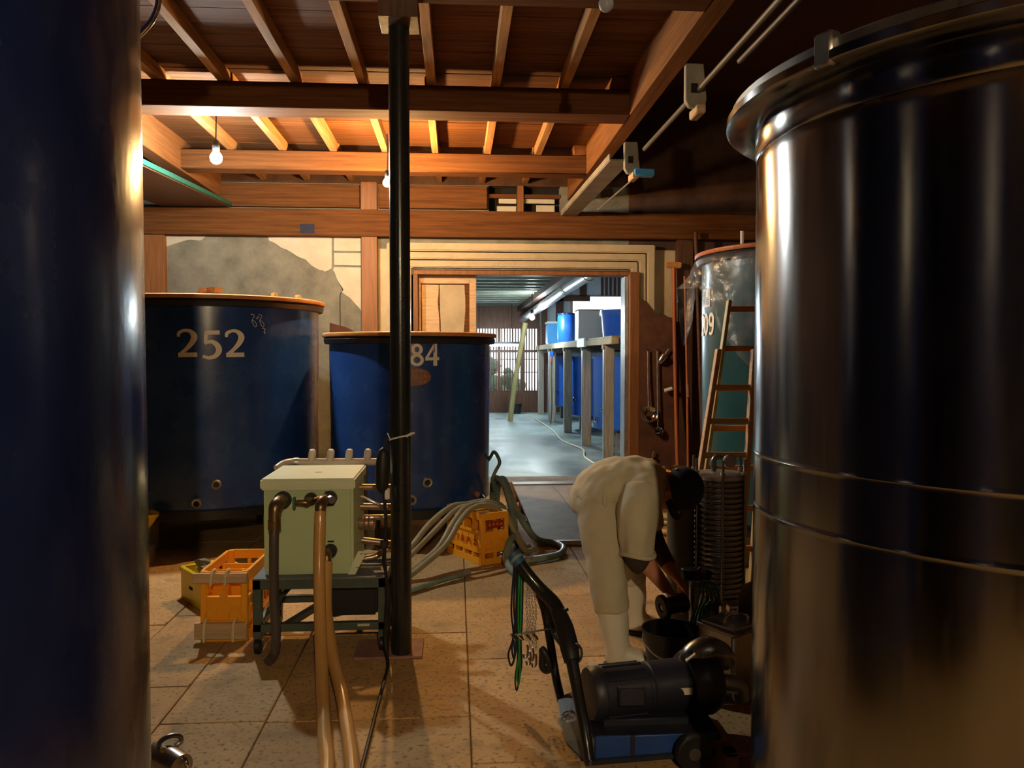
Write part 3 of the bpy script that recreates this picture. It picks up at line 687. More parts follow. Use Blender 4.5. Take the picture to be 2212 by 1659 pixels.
# plastic sheet tied over the teal tank
sh = MB(); nA = 70; nz = 20
def hang(a):           # how far the film hangs at each angle round the tank
    d = math.degrees(a - tl)
    tail = .66 * math.exp(-((d + 7) / 7.0) ** 2)
    gap = .20 + .62 * max(0, min(1, (d - 20) / 40))
    return max(.20, tail if d < 6 else 0, gap if d > 8 else .20)
vs = []
for i in range(nA + 1):
    a = tl + R(-40) + R(190) * i / nA
    h = hang(a)
    for j in range(nz + 1):
        t = j / nz; z = 2.215 - h * t
        wob = noise.noise(V(a * 6, t * 2.4, 1.7)) * .05 * (0.25 + t) + noise.noise(V(a * 17, t * 6, 4.2)) * .014
        r = .80 + .006 + max(-.035, wob) + (.10 * t * t if math.degrees(a - tl) < 6 else .015 * t)
        z += noise.noise(V(a * 8, 3.3, t)) * .03 * t
        vs.append((L3[0] + r * math.cos(a), L3[1] + r * math.sin(a), z))
fs = [(i * (nz + 1) + j, (i + 1) * (nz + 1) + j, (i + 1) * (nz + 1) + j + 1, i * (nz + 1) + j + 1) for i in range(nA) for j in range(nz)]
sh.add(vs, fs)
S = solo('plastic_sheet', sh, 'poly_sheet', 'clear crinkled plastic sheet draped round the top of tank 209', 'plastic sheet', (L3[0], L3[1], 2.2), smooth=180)
sd = S.modifiers.new('thickness', 'SOLIDIFY'); sd.thickness = 0.0015

# near tanks on either side
L4 = (-1.505, 1.75)
T = thing('steel_tank', 'huge dark navy tank filling the left edge of the picture', 'tank', (*L4, 0))
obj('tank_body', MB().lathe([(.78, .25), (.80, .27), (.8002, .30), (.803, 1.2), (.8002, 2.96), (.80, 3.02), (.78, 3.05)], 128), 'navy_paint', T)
obj('tank_rim', MB().lathe([(.78, 3.0), (.86, 3.0), (.86, 3.06), (.78, 3.06)], 96, closed=True), 'rim_rubber', T)
obj('tank_lid', MB().lathe([(1e-4, 3.07), (.84, 3.07), (.84, 3.09), (1e-4, 3.10)], 96), 'steel_dark', T)
for k in range(4):
    a = R(45 + 90 * k); obj('leg', MB().cyl((.62 * math.cos(a), .62 * math.sin(a), 0), (.62 * math.cos(a), .62 * math.sin(a), .27), .05, n=14), 'steel_dark', T)
hp = MB().tube([(-1.20, 2.60, 2.44), (-1.10, 2.63, 2.455), (-1.011, 2.65, 2.493), (-0.969, 2.65, 2.526), (-0.942, 2.65, 2.566), (-0.927, 2.65, 2.617), (-0.918, 2.65, 2.75), (-0.93, 2.65, 3.10), (-0.93, 2.65, 3.375)], 0.009, n=10, k=5)
solo('metal_hoop', hp, 'chrome', 'thin shiny bent pipe behind the dark navy tank at upper left', 'pipe', (-0.93, 2.65, 3.375))

L5 = (1.502, 2.02); RR = .695
T = thing('steel_tank', 'polished stainless steel tank filling the right side of the picture', 'tank', (*L5, 0))
prof = [(.60, .22), (RR - .02, .24), (RR, .27), (RR, .30)]
for z in (1.09, 1.235): prof += [(RR, z - .012), (RR, z - .003), (RR + .0012, z), (RR, z + .003), (RR, z + .012)]
prof += [(RR, 2.02), (RR, 2.045), (RR - .003, 2.05), (RR + .004, 2.06), (RR + .004, 2.12), (RR, 2.13)]
obj('tank_body', MB().lathe(prof, 160), 'steel', T)
fl = obj('flange', MB().lathe([(RR - .01, 2.128), (RR + .075, 2.128), (RR + .083, 2.134), (RR + .083, 2.152), (RR + .075, 2.158), (RR - .01, 2.158)], 128, closed=True), 'steel', T)
obj('tank_lid', MB().lathe([(1e-4, 2.185), (RR + .06, 2.185), (RR + .07, 2.178), (RR + .07, 2.160), (1e-4, 2.160)], 96), 'steel_dark', T)
for k in range(1):
    a = R(203); c = V(math.cos(a), math.sin(a), 0) * (RR + .066)
    M = Matrix.Translation(c + V(0, 0, 2.16)) @ Matrix.Rotation(a, 4, 'Z')
    obj('clamp', MB().boxm((.035, .05, .075), M), 'steel_dark', fl, bevel=.006)
for k in range(4):
    a = R(45 + 90 * k); obj('leg', MB().cyl((.55 * math.cos(a), .55 * math.sin(a), 0), (.55 * math.cos(a), .55 * math.sin(a), .25), .04, n=14), 'steel_dark', T)

for k, (x, y, lb) in enumerate(((-1.76, -.02, 'dark navy tank standing beside the viewer on the left'), (-1.45, -1.75, 'dark navy tank standing behind the viewer on the left'))):
    T = thing('steel_tank', lb, 'tank', (x, y, 0))
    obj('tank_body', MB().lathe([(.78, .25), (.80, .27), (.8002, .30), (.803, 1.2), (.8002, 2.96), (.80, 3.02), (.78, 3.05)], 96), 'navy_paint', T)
    for q in range(4):
        a = R(45 + 90 * q); obj('leg', MB().cyl((.62 * math.cos(a), .62 * math.sin(a), 0), (.62 * math.cos(a), .62 * math.sin(a), .27), .05, n=14), 'steel_dark', T)

# ------------------------------------------------------------------ steel post
PX_, PY_ = -0.276, 4.06
T = thing('steel_post', 'black round steel post from floor to ceiling beam', 'post', (PX_, PY_, 0))
obj('shaft', MB().cyl((0, 0, .012), (0, 0, 3.11), .051, n=40), 'black_steel', T)
obj('base_plate', MB().box(-.235, .105, -.06, .20, .0, .012), 'rust_plate', T, bevel=.002)
obj('cap_plate', MB().box(-.09, .10, -.14, .08, 3.11, 3.21), 'dark_wood', T, bevel=.003)
ct = MB(); pts = [(PX_ + .054 * math.cos(a), PY_ + .054 * math.sin(a), 1.095 + .015 * math.cos(a + .6)) for a in [2 * math.pi * i / 24 for i in range(24)]]
ct.tube(pts, .004, n=6, closed=True); ct.tube([(PX_ + .03, PY_ - .045, 1.105), (PX_ + .055, PY_ - .05, 1.12), (PX_ + .072, PY_ - .05, 1.122)], .006, n=6); ct.tube([(PX_ - .05, PY_ - .03, 1.09), (PX_ - .062, PY_ - .035, 1.12)], .003, n=6)
solo('cable_tie', ct, 'white_plastic', 'white cable tie knotted round the black steel post', 'cable tie', (PX_, PY_, 1.09))
T = thing('power_cable', 'black power cable with plug box hanging down the steel post', 'cable', (-0.35, 3.98, 0))
obj('plug_box', MB().tube([(-.348, 3.985, 1.05), (-.355, 3.985, 1.03), (-.36, 3.985, .96), (-.362, 3.985, .86), (-.352, 3.985, .83)], [.012, .026, .036, .030, .010], n=14, k=3), 'black_rubber', T, world=True)
obj('cable', MB().tube([(-.337, 4.0, 1.10), (-.350, 3.985, 1.04), (-.352, 3.985, .83), (-.345, 3.985, .68), (-.352, 3.985, .52), (-.34, 3.985, .32), (-.352, 3.98, .11), (-.332, 3.90, .012), (-.333, 3.70, .010), (-.338, 3.40, .010), (-.345, 2.9, .010), (-.36, 2.3, .010)], .008, n=8, k=5), 'black_rubber', T, world=True)
obj('socket', MB().box(-.372, -.335, 3.97, 4.0, .555, .60), 'black_rubber', T, world=True, bevel=.005)
obj('socket', MB().box(-.35, -.325, 3.972, 4.0, .80, .85), 'white_plastic', T, world=True, bevel=.004)
obj('second_cable', MB().tube([(-.345, 3.985, .57), (-.36, 3.99, .50), (-.345, 3.99, .42), (-.33, 3.99, .30), (-.335, 4.0, .16), (-.345, 4.02, .02)], .007, n=8, k=5), 'black_rubber', T, world=True)

# ------------------------------------------------------------------ trolley and mint-green cooling unit
T = thing('equipment_cart', 'dark green steel cart carrying the mint cooling unit', 'cart', (-0.69, 4.32, 0))
cx0, cx1, cy0, cy1, ct_ = -1.02, -0.355, 4.10, 4.62, .385
fm = 'cart_green'
obj('top_plate', MB().box(cx0, cx1, cy0, cy1, ct_ - .006, ct_), 'plate_blue', T, world=True)
for (a, b, c, d) in ((cx0, cx1, cy0, cy0 + .04), (cx0, cx1, cy1 - .04, cy1), (cx0, cx0 + .04, cy0, cy1), (cx1 - .04, cx1, cy0, cy1)):
    obj('top_rail', MB().box(a, b, c, d, ct_ - .055, ct_ - .006), fm, T, world=True, bevel=.002)
for (a, b, c, d) in ((cx0, cx1, cy0, cy0 + .035), (cx0, cx1, cy1 - .035, cy1), (cx0, cx0 + .035, cy0, cy1), (cx1 - .035, cx1, cy0, cy1)):
    obj('low_rail', MB().box(a, b, c, d, .115, .155), fm, T, world=True, bevel=.002)
for x in (cx0, cx1 - .042):
    for y in (cy0, cy1 - .042):
        lg = obj('leg', MB().box(x, x + .042, y, y + .042, .085, ct_ - .05), fm, T, world=True, bevel=.003)
        c = (x + .021, y + .021, .04); q = MB().cyl((c[0] - .016, c[1], .04), (c[0] + .016, c[1], .04), .04, n=20)
        obj('caster', q, 'black_rubber', T, world=True, bevel=.004)
        obj('caster_fork', MB().box(c[0] - .022, c[0] + .022, c[1] - .012, c[1] + .012, .035, .09), 'steel_dark', T, world=True, bevel=.003)
obj('brace', MB().bar((cx0 + .03, cy0 + .06, .17), (cx0 + .20, cy0 + .45, .33), .03, .008), fm, T, world=True)
obj('cross_bar', MB().bar((-.86, cy0 + .05, .135), (-.72, cy1 - .05, .135), .035, .03), fm, T, world=True)
obj('rating_label', MB().box(-.50, -.44, cy0 - .002, cy0 + .001, .135, .148), 'label_cream', T, world=True)

T = thing('motor_case', 'black motor case sitting under the cart top', 'motor', (-.54, 4.36, .155))
obj('case', MB().box(-.66, -.41, 4.20, 4.55, .157, .325), 'black_rubber', T, world=True, bevel=.012, seg=2)
obj('cooling_fins', MB().box(-.40, -.385, 4.22, 4.5, .17, .30).box(-.41, -.385, 4.24, 4.26, .18, .29).box(-.41, -.385, 4.32, 4.34, .18, .29), 'steel_dark', T, world=True)

T = thing('cooling_unit', 'mint green metal cooling unit with flat lid and pipe fittings', 'machine', (-.75, 4.40, .387))
bx0, bx1, by0, by1, bz1 = -.975, -.525, 4.155, 4.65, .80
obj('housing', MB().box(bx0, bx1, by0, by1, .387, .845), 'mint_metal', T, world=True, bevel=.014, seg=2)
obj('lid', MB().box(bx0 - .012, bx1 + .012, by0 - .018, by1 + .012, .825, .882), 'mint_lid', T, world=True, bevel=.008, seg=2)
obj('lid_mark', MB().box(-.75, -.715, 4.36, 4.375, .8822, .8828), 'drum_grey', T, world=True)
for x0, z0 in ((-.665, .806), (-.655, .553)):
    obj('name_plate', MB().box(x0, x0 + .032, by0 - .003, by0, z0, z0 + .009), 'black_rubber', T, world=True)
# left elbow and down pipe
e = obj('elbow_pipe', MB().tube([(-.875, by0 + .01, .775), (-.875, 4.09, .777), (-.885, 4.03, .765), (-.889, 4.015, .72), (-.889, 4.012, .66)], [.034, .034, .033, .028, .026], n=18, k=5), 'bronze', T, world=True)
obj('elbow_collar', MB().cyl((-.875, by0 + .005, .775), (-.875, 4.125, .775), .043, n=24), 'black_rubber', e, world=True)
obj('clamp_ring', MB().cyl((-.889, 4.012, .655), (-.889, 4.012, .70), .031, n=20), 'bronze', e, world=True)
# middle tap
e = obj('tap', MB().tube([(-.74, by0 + .005, .775), (-.74, 4.10, .775), (-.745, 4.07, .772)], [.022, .022, .018], n=14), 'bronze', T, world=True)
obj('tap_flange', MB().cyl((-.735, by0 + .002, .778), (-.735, 4.13, .778), .032, n=22), 'black_rubber', e, world=True)
obj('tap_lever', MB().tube([(-.745, 4.075, .772), (-.785, 4.065, .777), (-.80, 4.065, .776)], [.014, .012, .006], n=10), 'bronze', e, world=True)
obj('tap_key', MB().box(-.812, -.798, 4.06, 4.09, .745, .80), 'cable_green', e, world=True, bevel=.004)
# right valve carrying the amber hose
e = obj('valve', MB().tube([(-.655, by0 + .005, .785), (-.655, 4.08, .785), (-.66, 4.03, .785), (-.664, 4.005, .76), (-.664, 4.0, .725)], [.026, .026, .028, .028, .024], n=18, k=4), 'bronze', T, world=True)
obj('valve_flange', MB().cyl((-.640, by0 + .002, .782), (-.640, 4.12, .782), .036, n=24), 'black_rubber', e, world=True)
obj('valve_handle', MB().bar((-.642, 4.035, .815), (-.70, 4.03, .800), .016, .008), 'orange_plastic', e, world=True, bevel=.003)
obj('valve_nut', MB().cyl((-.628, 4.06, .79), (-.612, 4.04, .79), .02, n=8), 'galv', e, world=True)
# lower valve
e = obj('valve', MB().tube([(-.648, by0 + .005, .512), (-.648, 4.09, .512), (-.645, 4.06, .505), (-.642, 4.05, .47)], [.024, .024, .024, .022], n=16, k=4), 'bronze', T, world=True)
obj('valve_flange', MB().cyl((-.640, by0 + .002, .512), (-.640, 4.12, .512), .034, n=24), 'black_rubber', e, world=True)
# manifold behind
e = obj('manifold', MB().tube([(-1.02, 4.67, .862), (-.985, 4.72, .885), (-.945, 4.775, .887), (-.90, 4.78, .886), (-.43, 4.78, .882)], .0215, n=16, k=4), 'pvc_pipe', T, world=True)
obj('pipe_ring', MB().cyl((-.945, 4.777, .886), (-.915, 4.78, .886), .0245, n=18), 'galv', e, world=True)
obj('stub_support', MB().box(-.55, -.52, 4.66, 4.79, .40, .87).box(-.96, -.93, 4.66, 4.79, .40, .87), 'drum_grey', e, world=True)
for x in (-.845, -.738, -.631, -.524):
    s = V(x, 4.78, .885); tt = V(x + .012, 4.775, .960)
    obj('capped_stub', MB().tube([s, s.lerp(tt, .75), s.lerp(tt, .93), tt], [.0215, .0215, .0175, .008], n=16), 'pvc_pipe', e, world=True)
# copper lines on the right side
for p0, p1, r in (((-.53, 4.45, .787), (-.345, 4.45, .785), .017), ((-.53, 4.47, .678), (-.345, 4.47, .672), .019), ((-.53, 4.52, .48), (-.345, 4.52, .455), .018), ((-.53, 4.55, .60), (-.345, 4.55, .60), .015)):
    obj('side_pipe', MB().cyl(p0, p1, r, n=14), 'copper_pipe', T, world=True)
e = obj('coupling', MB().lathe([(.02, 0), (.032, .005), (.036, .03), (.030, .034), (.036, .040), (.036, .052), (.030, .056), (.036, .062), (.036, .082), (.024, .090)], 22,
    M=Matrix.Translation((-.528, 4.40, .598)) @ Matrix.Rotation(R(90), 4, 'Y')), 'copper_pipe', T, world=True)
obj('relief_arm', MB().tube([(-.52, 4.45, .735), (-.47, 4.44, .715), (-.42, 4.44, .69), (-.40, 4.44, .685)], .009, n=8, k=3), 'galv', T, world=True)
obj('drain_pipe', MB().tube([(-.50, 4.42, .40), (-.44, 4.43, .41), (-.40, 4.44, .435), (-.36, 4.45, .45)], .017, n=12, k=4), 'copper_pipe', T, world=True)
b = obj('slotted_bracket', MB().prism([(-.555, .387), (-.515, .387), (-.455, .505), (-.50, .508), (-.52, .47)], .008, 'y', 4.145), 'mint_lid', T, world=True, bevel=.002)
for x, z in ((-.490, .495), (-.472, .494), (-.510, .425)):
    obj('slot', MB().box(x, x + .012, 4.1440, 4.1452, z - .004, z), 'drum_grey', b, world=True)

# hoses from the unit
solo('rubber_hose', MB().tube([(-.664, 4.0, .74), (-.664, 3.985, .69), (-.660, 3.93, .453), (-.636, 3.80, .247), (-.597, 3.60, .10), (-.548, 3.34, .035), (-.506, 3.10, .029), (-.466, 2.90, .029), (-.42, 2.5, .029)], .0285, n=18, k=8), 'amber_hose',
     'amber translucent hose falling from the upper valve to the floor', 'hose', (-.664, 4.0, .74), 'amber hoses')
solo('rubber_hose', MB().tube([(-.642, 4.05, .475), (-.640, 4.02, .42), (-.628, 3.93, .27), (-.575, 3.75, .13), (-.495, 3.48, .05), (-.43, 3.18, .029), (-.377, 2.90, .029), (-.32, 2.5, .029)], .0285, n=18, k=8), 'amber_hose',
     'amber translucent hose curving from the lower valve to the floor', 'hose', (-.642, 4.05, .475), 'amber hoses')
solo('rubber_hose', MB().tube([(-.889, 4.012, .67), (-.890, 4.0, .57), (-.892, 4.0, .32), (-.880, 3.985, .145), (-.892, 3.985, .045), (-.91, 3.94, .025)], .0235, n=16, k=7), 'dark_hose',
     'dark brown hose dropping from the elbow pipe of the cooling unit', 'hose', (-.889, 4.012, .67))

# ------------------------------------------------------------------ crates
def crate_parts(T, w, d, h, m, style=0):
    """plastic bottle crate, local: x -w/2..w/2, y 0..d"""
    t = .012
    x0, x1 = -w / 2, w / 2
    for sx, sy in ((x0, 0), (x1, 0), (x0, d), (x1, d)):
        a0, a1 = (sx, sx + .035) if sx < 0 else (sx - .035, sx); b0, b1 = (sy, sy + .035) if sy == 0 else (sy - .035, sy)
        obj('corner_post', MB().box(a0, a1, b0, b1, .0, h), m, T, bevel=.004)
    def side(p0, p1, nrm):
        p0, p1 = V(p0), V(p1); L = (p1 - p0).length; ux = (p1 - p0).normalized(); nn = V(nrm)
        M = Matrix((ux, -nn, V(0, 0, 1))).transposed().to_4x4(); M.translation = p0
        def bx(a, b, z0, z1, y0=0.0, y1=t):
            return (M @ Matrix.Translation(((a + b) / 2, (y0 + y1) / 2, (z0 + z1) / 2)), (b - a, y1 - y0, z1 - z0))
        P = MB()
        for a, b, z0, z1, y0, y1 in ((.03, L - .03, h - .05, h, -.004, t), (.03, L - .03, h * .60, h * .64, -.004, t + .01), (.03, L - .03, h * .22, h * .30, -.004, t),
                             (.03, L - .03, 0, .045, -.004, t), (.03, L - .03, h * .30, h * .60, .006, t)):
            Mx, sz = bx(a, b, z0, z1, y0, y1); P.boxm(sz, Mx)
        n = max(2, int(round(L / .13)))
        for k in range(1, n):
            a = L * k / n; Mx, sz = bx(a - .014, a + .014, 0, h * .3, 0, t); P.boxm(sz, Mx)
            Mx, sz = bx(a - .008, a + .008, h * .64, h - .05, .002, t + .012); P.boxm(sz, Mx)
            vs = [M @ V(a + q, -.003, z) for q, z in ((-.022, h * .64), (.022, h * .64), (.006, h * .74), (-.006, h * .74))]; P.add(vs + [v + nn * -.01 for v in vs], [(0, 1, 2, 3), (4, 7, 6, 5), (0, 4, 5, 1), (1, 5, 6, 2), (2, 6, 7, 3), (3, 7, 4, 0)])
        if style == 1:
            for k in range(n):
                c = L * (k + .5) / n
                P.tube([M @ V(c + .035 * math.cos(q), -.002, h * .33 + .06 * math.sin(q)) for q in [math.pi * i / 8 for i in range(9)]], .005, n=6)
        return obj('side_panel', P, m, T, smooth=0), M, L
    S = [side((x0, 0, 0), (x1, 0, 0), (0, -1, 0)), side((x1, 0, 0), (x1, d, 0), (1, 0, 0)), side((x1, d, 0), (x0, d, 0), (0, 1, 0)), side((x0, d, 0), (x0, 0, 0), (-1, 0, 0))]
    obj('base_grid', MB().box(x0 + .02, x1 - .02, .02, d - .02, .02, .035), m, T)
    ny = max(2, int(round(d / .14)))
    for k in range(1, ny): obj('divider', MB().box(x0 + .01, x1 - .01, d * k / ny - .004, d * k / ny + .004, .03, h * .86), m, T)
    obj('divider', MB().box(-.004, .004, .01, d - .01, .03, h * .80), m, T)
    return S
# crate bound with wooden slats, left of the cart
T = thing('bottle_crate', 'orange bottle crate bound with wooden slats beside the green cart', 'crate', (-1.222, 4.315, 0), R(-1.5), 'orange crates')
crate_parts(T, .245, .50, .37, 'orange_plastic', 1)
for z0, hh, xa, xb in ((.315, .052, -.150, .128), (.02, .085, -.145, .125)):
    s = obj('wooden_slat', MB().box(xa, xb, -.032, -.006, z0, z0 + hh), 'pale_wood', T, bevel=.003)
    for x in ((-.055, .018) if z0 > .1 else (-.095, .055)):
        obj('tie_strap', MB().tube([(x, -.034, z0 - .012), (x + .002, -.036, z0 + hh * .5), (x + .006, -.034, z0 + hh + .004), (x + .012, -.01, z0 + hh + .018), (x + .012, .012, z0 + hh + .008)], .007, n=6, k=3), 'strap_cream', s)
# crate with lettering and hoses over it
ang = math.atan2(.460, -.268); cw, cd, ch = .235, .50, .372
T = thing('bottle_crate', 'orange bottle crate with red lettering and hoses lying across its top', 'crate',
          V((.179, 5.764, 0)) + Matrix.Rotation(ang - R(90), 3, 'Z') @ V((cw / 2, 0, 0)), ang - R(90), 'orange crates')
S = crate_parts(T, cw, cd, ch, 'orange_plastic', 1)
obj('top_tray', MB().box(-cw / 2 + .01, cw / 2 - .01, .01, cd - .01, ch - .03, ch - .015), 'orange_plastic', T)
pan, M, L = S[3]      # long face towards the left
g = MB()
def glyph(mb, M, cx, cz, s, k):
    rnd = random.Random(k)
    bars = [(0, .5, .12, 1.0), (-.32, 0, .10, .8), (.32, 0, .10, .8), (0, 0, .7, .12), (0, -.4, .8, .12), (0, .4, .7, .1)]
    for q, (x, z, w_, h_) in enumerate(bars):
        if rnd.random() < .25: continue
        a, b = cx + x * s * .8, cz + z * s * .6
        mb.add([M @ V(a + i * w_ * s * .5, -.0075, b + j * h_ * s * .45) for i, j in ((-1, -1), (1, -1), (1, 1), (-1, 1))], [(0, 1, 2, 3)])
for k in range(5): glyph(g, M, .08 + .085 * k, ch * .42, .062, k + 3)
obj('lettering', g, 'red_print', pan, smooth=0)
pan, M, L = S[0]      # short face towards the viewer
lp = MB(); lp.add([M @ V(x, -.006, z) for x, z in ((.045, ch * .70), (.185, ch * .70), (.185, ch * .84), (.045, ch * .84))], [(0, 1, 2, 3)])
lb = obj('print_panel', lp, 'red_print', pan, smooth=0)
g = MB()
for k in range(4): glyph(g, M, .066 + .033 * k, ch * .77, .026, k + 11)
g.v = [tuple(V(p) + (M.to_3x3() @ V(0, -.0008, 0))) for p in g.v]
obj('lettering', g, 'orange_plastic', lb, smooth=0)
T = thing('bottle_crate', 'orange bottle crate half hidden behind the coiled cream hose', 'crate', (1.98, 7.75, 0), R(8), 'orange crates')
crate_parts(T, .30, .42, .37, 'orange_plastic', 0)
# yellow crate
T = thing('yellow_crate', 'low yellow plastic crate behind the slatted orange crate', 'crate', (-1.50, 4.845, 0), R(36.4))
w_, d_, h_ = .30, .36, .20
for b in ((0, w_, 0, .012), (0, w_, d_ - .012, d_), (0, .012, 0, d_), (w_ - .012, w_, 0, d_)):
    p = obj('side_panel', MB().box(b[0], b[1], b[2], b[3], .012, h_), 'yellow_plastic', T, bevel=.004)
    obj('rim_band', MB().box(b[0] - .006, b[1] + .006, b[2] - .006, b[3] + .006, h_ - .03, h_ - .004), 'yellow_plastic', p, bevel=.003)
obj('base', MB().box(0, w_, 0, d_, 0.0, .014), 'yellow_plastic', T)
obj('hand_slot', MB().box(-.001, .004, .15, .21, .085, .105), 'black_gap', T)
obj('hand_slot', MB().box(.10, .18, -.001, .004, .085, .105), 'black_gap', T)
XY = XF[T.name]
for k, (p, q, r, lb) in enumerate((((.16, .06, .05), (.05, .13, .205), .028, 'grey pipe elbow poking out of the yellow crate'), ((.22, .20, .05), (.09, .29, .215), .026, 'short dark pipe lying in the back of the yellow crate'), ((.25, .10, .05), (.18, .20, .215), .022, 'thin grey pipe end leaning inside the yellow crate'))):
    a, b = XY @ V(p), XY @ V(q)
    mb = MB(); mb.tube([a, a.lerp(b, .9), b, b + V(.02, .02, -.004), b + V(.05, .03, -.02)], [r, r, r * 1.15, r * 1.15, r], n=16); solo('pipe_fitting', mb, 'drum_grey', lb, 'pipe fitting', a, 'fittings in the yellow crate')

# ------------------------------------------------------------------ hoses in the middle
def hose(pts, r, m, label, group, k=7, end=None):
    T = thing('rubber_hose', label, 'hose', pts[0], 0, group)
    obj('hose_tube', MB().tube(pts, r, n=14, k=k), m, T, world=True)
    if end:
        a, b = V(pts[-2]), V(pts[-1]); d = (b - a).normalized()
        obj('hose_end', MB().cyl(b - d * .02, b + d * .05, r * 1.18, n=16), end, T, world=True)
    return T
hose([(-.62, 5.10, .03), (-.40, 5.40, .10), (-.301, 5.50, .21), (-.182, 5.70, .326), (-.036, 5.85, .412), (.08, 5.95, .412), (.221, 6.05, .412), (.36, 6.16, .34), (.43, 6.25, .10), (.46, 6.4, .03)], .021, 'beige_hose', 'beige hose arching highest over the lettered orange crate', 'beige hoses over the crate')
hose([(-.55, 5.0, .03), (-.40, 5.32, .08), (-.298, 5.45, .17), (-.164, 5.64, .271), (.0, 5.80, .400), (.12, 5.90, .412), (.238, 5.99, .412), (.37, 6.09, .33), (.47, 6.16, .08), (.52, 6.3, .03)], .019, 'beige_hose', 'thin beige hose second from the back over the lettered crate', 'beige hoses over the crate')
hose([(-.62, 4.86, .03), (-.42, 5.12, .04), (-.291, 5.30, .10), (-.129, 5.50, .192), (-.03, 5.67, .32), (.06, 5.81, .408), (.19, 5.93, .414), (.36, 6.03, .33), (.5, 6.08, .08), (.56, 6.2, .03)], .020, 'beige_hose', 'beige hose third over the lettered crate, dropping steeply', 'beige hoses over the crate')
hose([(-.55, 4.78, .03), (-.40, 5.05, .045), (-.285, 5.20, .101), (-.081, 5.45, .218), (.03, 5.63, .36), (.11, 5.76, .412), (.21, 5.86, .414), (.36, 5.96, .32), (.50, 6.0, .06), (.6, 6.1, .03)], .020, 'beige_hose', 'pale beige hose nearest the viewer across the lettered crate', 'beige hoses over the crate')
hose([(-.72, 4.70, .03), (-.45, 4.95, .028), (-.28, 5.10, .028), (-.10, 5.30, .028), (.05, 5.45, .028)], .018, 'green_hose', 'dull green hose lying flat on the floor beside the lettered crate', 'green hoses', end='galv')
hose([(.20, 6.95, .50), (.28, 6.70, .66), (.310, 6.55, .725), (.345, 6.42, .66), (.31, 6.34, .60), (.285, 6.36, .53), (.30, 6.5, .42)], .014, 'green_hose', 'thin grey-green hose looped beside the tank 284', 'green hoses')
hose([(.295, 6.62, .30), (.303, 6.56, .48), (.335, 6.48, .52), (.383, 6.38, .468), (.432, 6.2, .290), (.437, 6.02, .185), (.385, 5.85, .145), (.352, 5.70, .060), (.38, 5.52, .03), (.44, 5.38, .03)], .025, 'green_hose', 'green hose hanging down to the handle of the pump trolley', 'green hoses', end='cord_blue')
hose([(.33, 6.66, .25), (.345, 6.62, .45), (.385, 6.50, .505), (.45, 6.3, .339), (.53, 6.15, .20), (.64, 6.30, .06), (.76, 6.32, .03), (.82, 6.16, .03), (.77, 5.95, .03), (.66, 5.85, .03), (.50, 5.765, .03)], .025, 'green_hose', 'green hose looping on the floor with a metal end', 'green hoses', end='galv')
hose([(.30, 6.70, .06), (.36, 6.55, .20), (.41, 6.40, .27), (.45, 6.28, .15), (.47, 6.12, .03), (.45, 5.9, .03)], .018, 'dark_hose', 'dark hose hanging among the green hoses beside tank 284', 'green hoses')
T = thing('tap_valve', 'small brass tap at the foot of tank 284', 'valve', (.20, 6.30, .40))
obj('tap_body', MB().tube([(.18, 6.36, .41), (.20, 6.25, .41), (.215, 6.20, .40)], .018, n=12), 'bronze', T, world=True)
obj('tap_handle', MB().cyl((.155, 6.24, .44), (.165, 6.20, .44), .02, n=10), 'rust_plate', T, world=True)
# coil behind the worker
for k, (r, z, dx, lb) in enumerate(((.42, .032, 0, 'lowest'), (.36, .085, .02, 'middle'), (.40, .14, -.02, 'top'))):
    pts = [(2.02 + dx + r * math.cos(a), 6.95 + dx + r * math.sin(a), z + .012 * math.sin(3 * a + k)) for a in [2 * math.pi * i / 28 for i in range(28)]]
    solo('hose_coil', MB().tube(pts, .027, n=12, closed=True), 'cream_hose', lb + ' ring of the coiled cream hose behind the worker', 'hose', (2.02, 6.95, 0), 'coiled cream hose')

# ------------------------------------------------------------------ ramp
T = thing('access_ramp', 'grey sheet metal ramp leading up to the hall floor', 'ramp', (1.25, 7.5, 0))
rp = MB(); rp.add([(.64, 6.36, .035), (1.44, 6.36, .035), (1.48, 8.72, .145), (.60, 8.72, .145), (.64, 6.36, .012), (1.44, 6.36, .012), (1.48, 8.72, .120), (.60, 8.72, .120)],
       [(0, 1, 2, 3), (7, 6, 5, 4), (0, 4, 5, 1), (1, 5, 6, 2), (2, 6, 7, 3), (3, 7, 4, 0)])
obj('ramp_plate', rp, 'grey_board', T, world=True)
obj('front_lip', MB().box(.64, 1.44, 6.335, 6.36, .002, .04), 'galv', T, world=True, bevel=.003)
obj('plate_seam', MB().bar((1.10, 6.40, .0375), (1.02, 8.70, .1457), .012, .003), 'drum_grey', T, world=True)
obj('top_strip', MB().bar((.60, 8.60, .143), (1.48, 8.60, .143), .16, .008), 'plate_blue', T, world=True)
for y, z in ((8.4, .10), (7.8, .075), (7.2, .05)):
    obj('support_block', MB().box(.615, .80, y - .12, y + .12, 0.0, z), 'dark_wood', T, world=True)

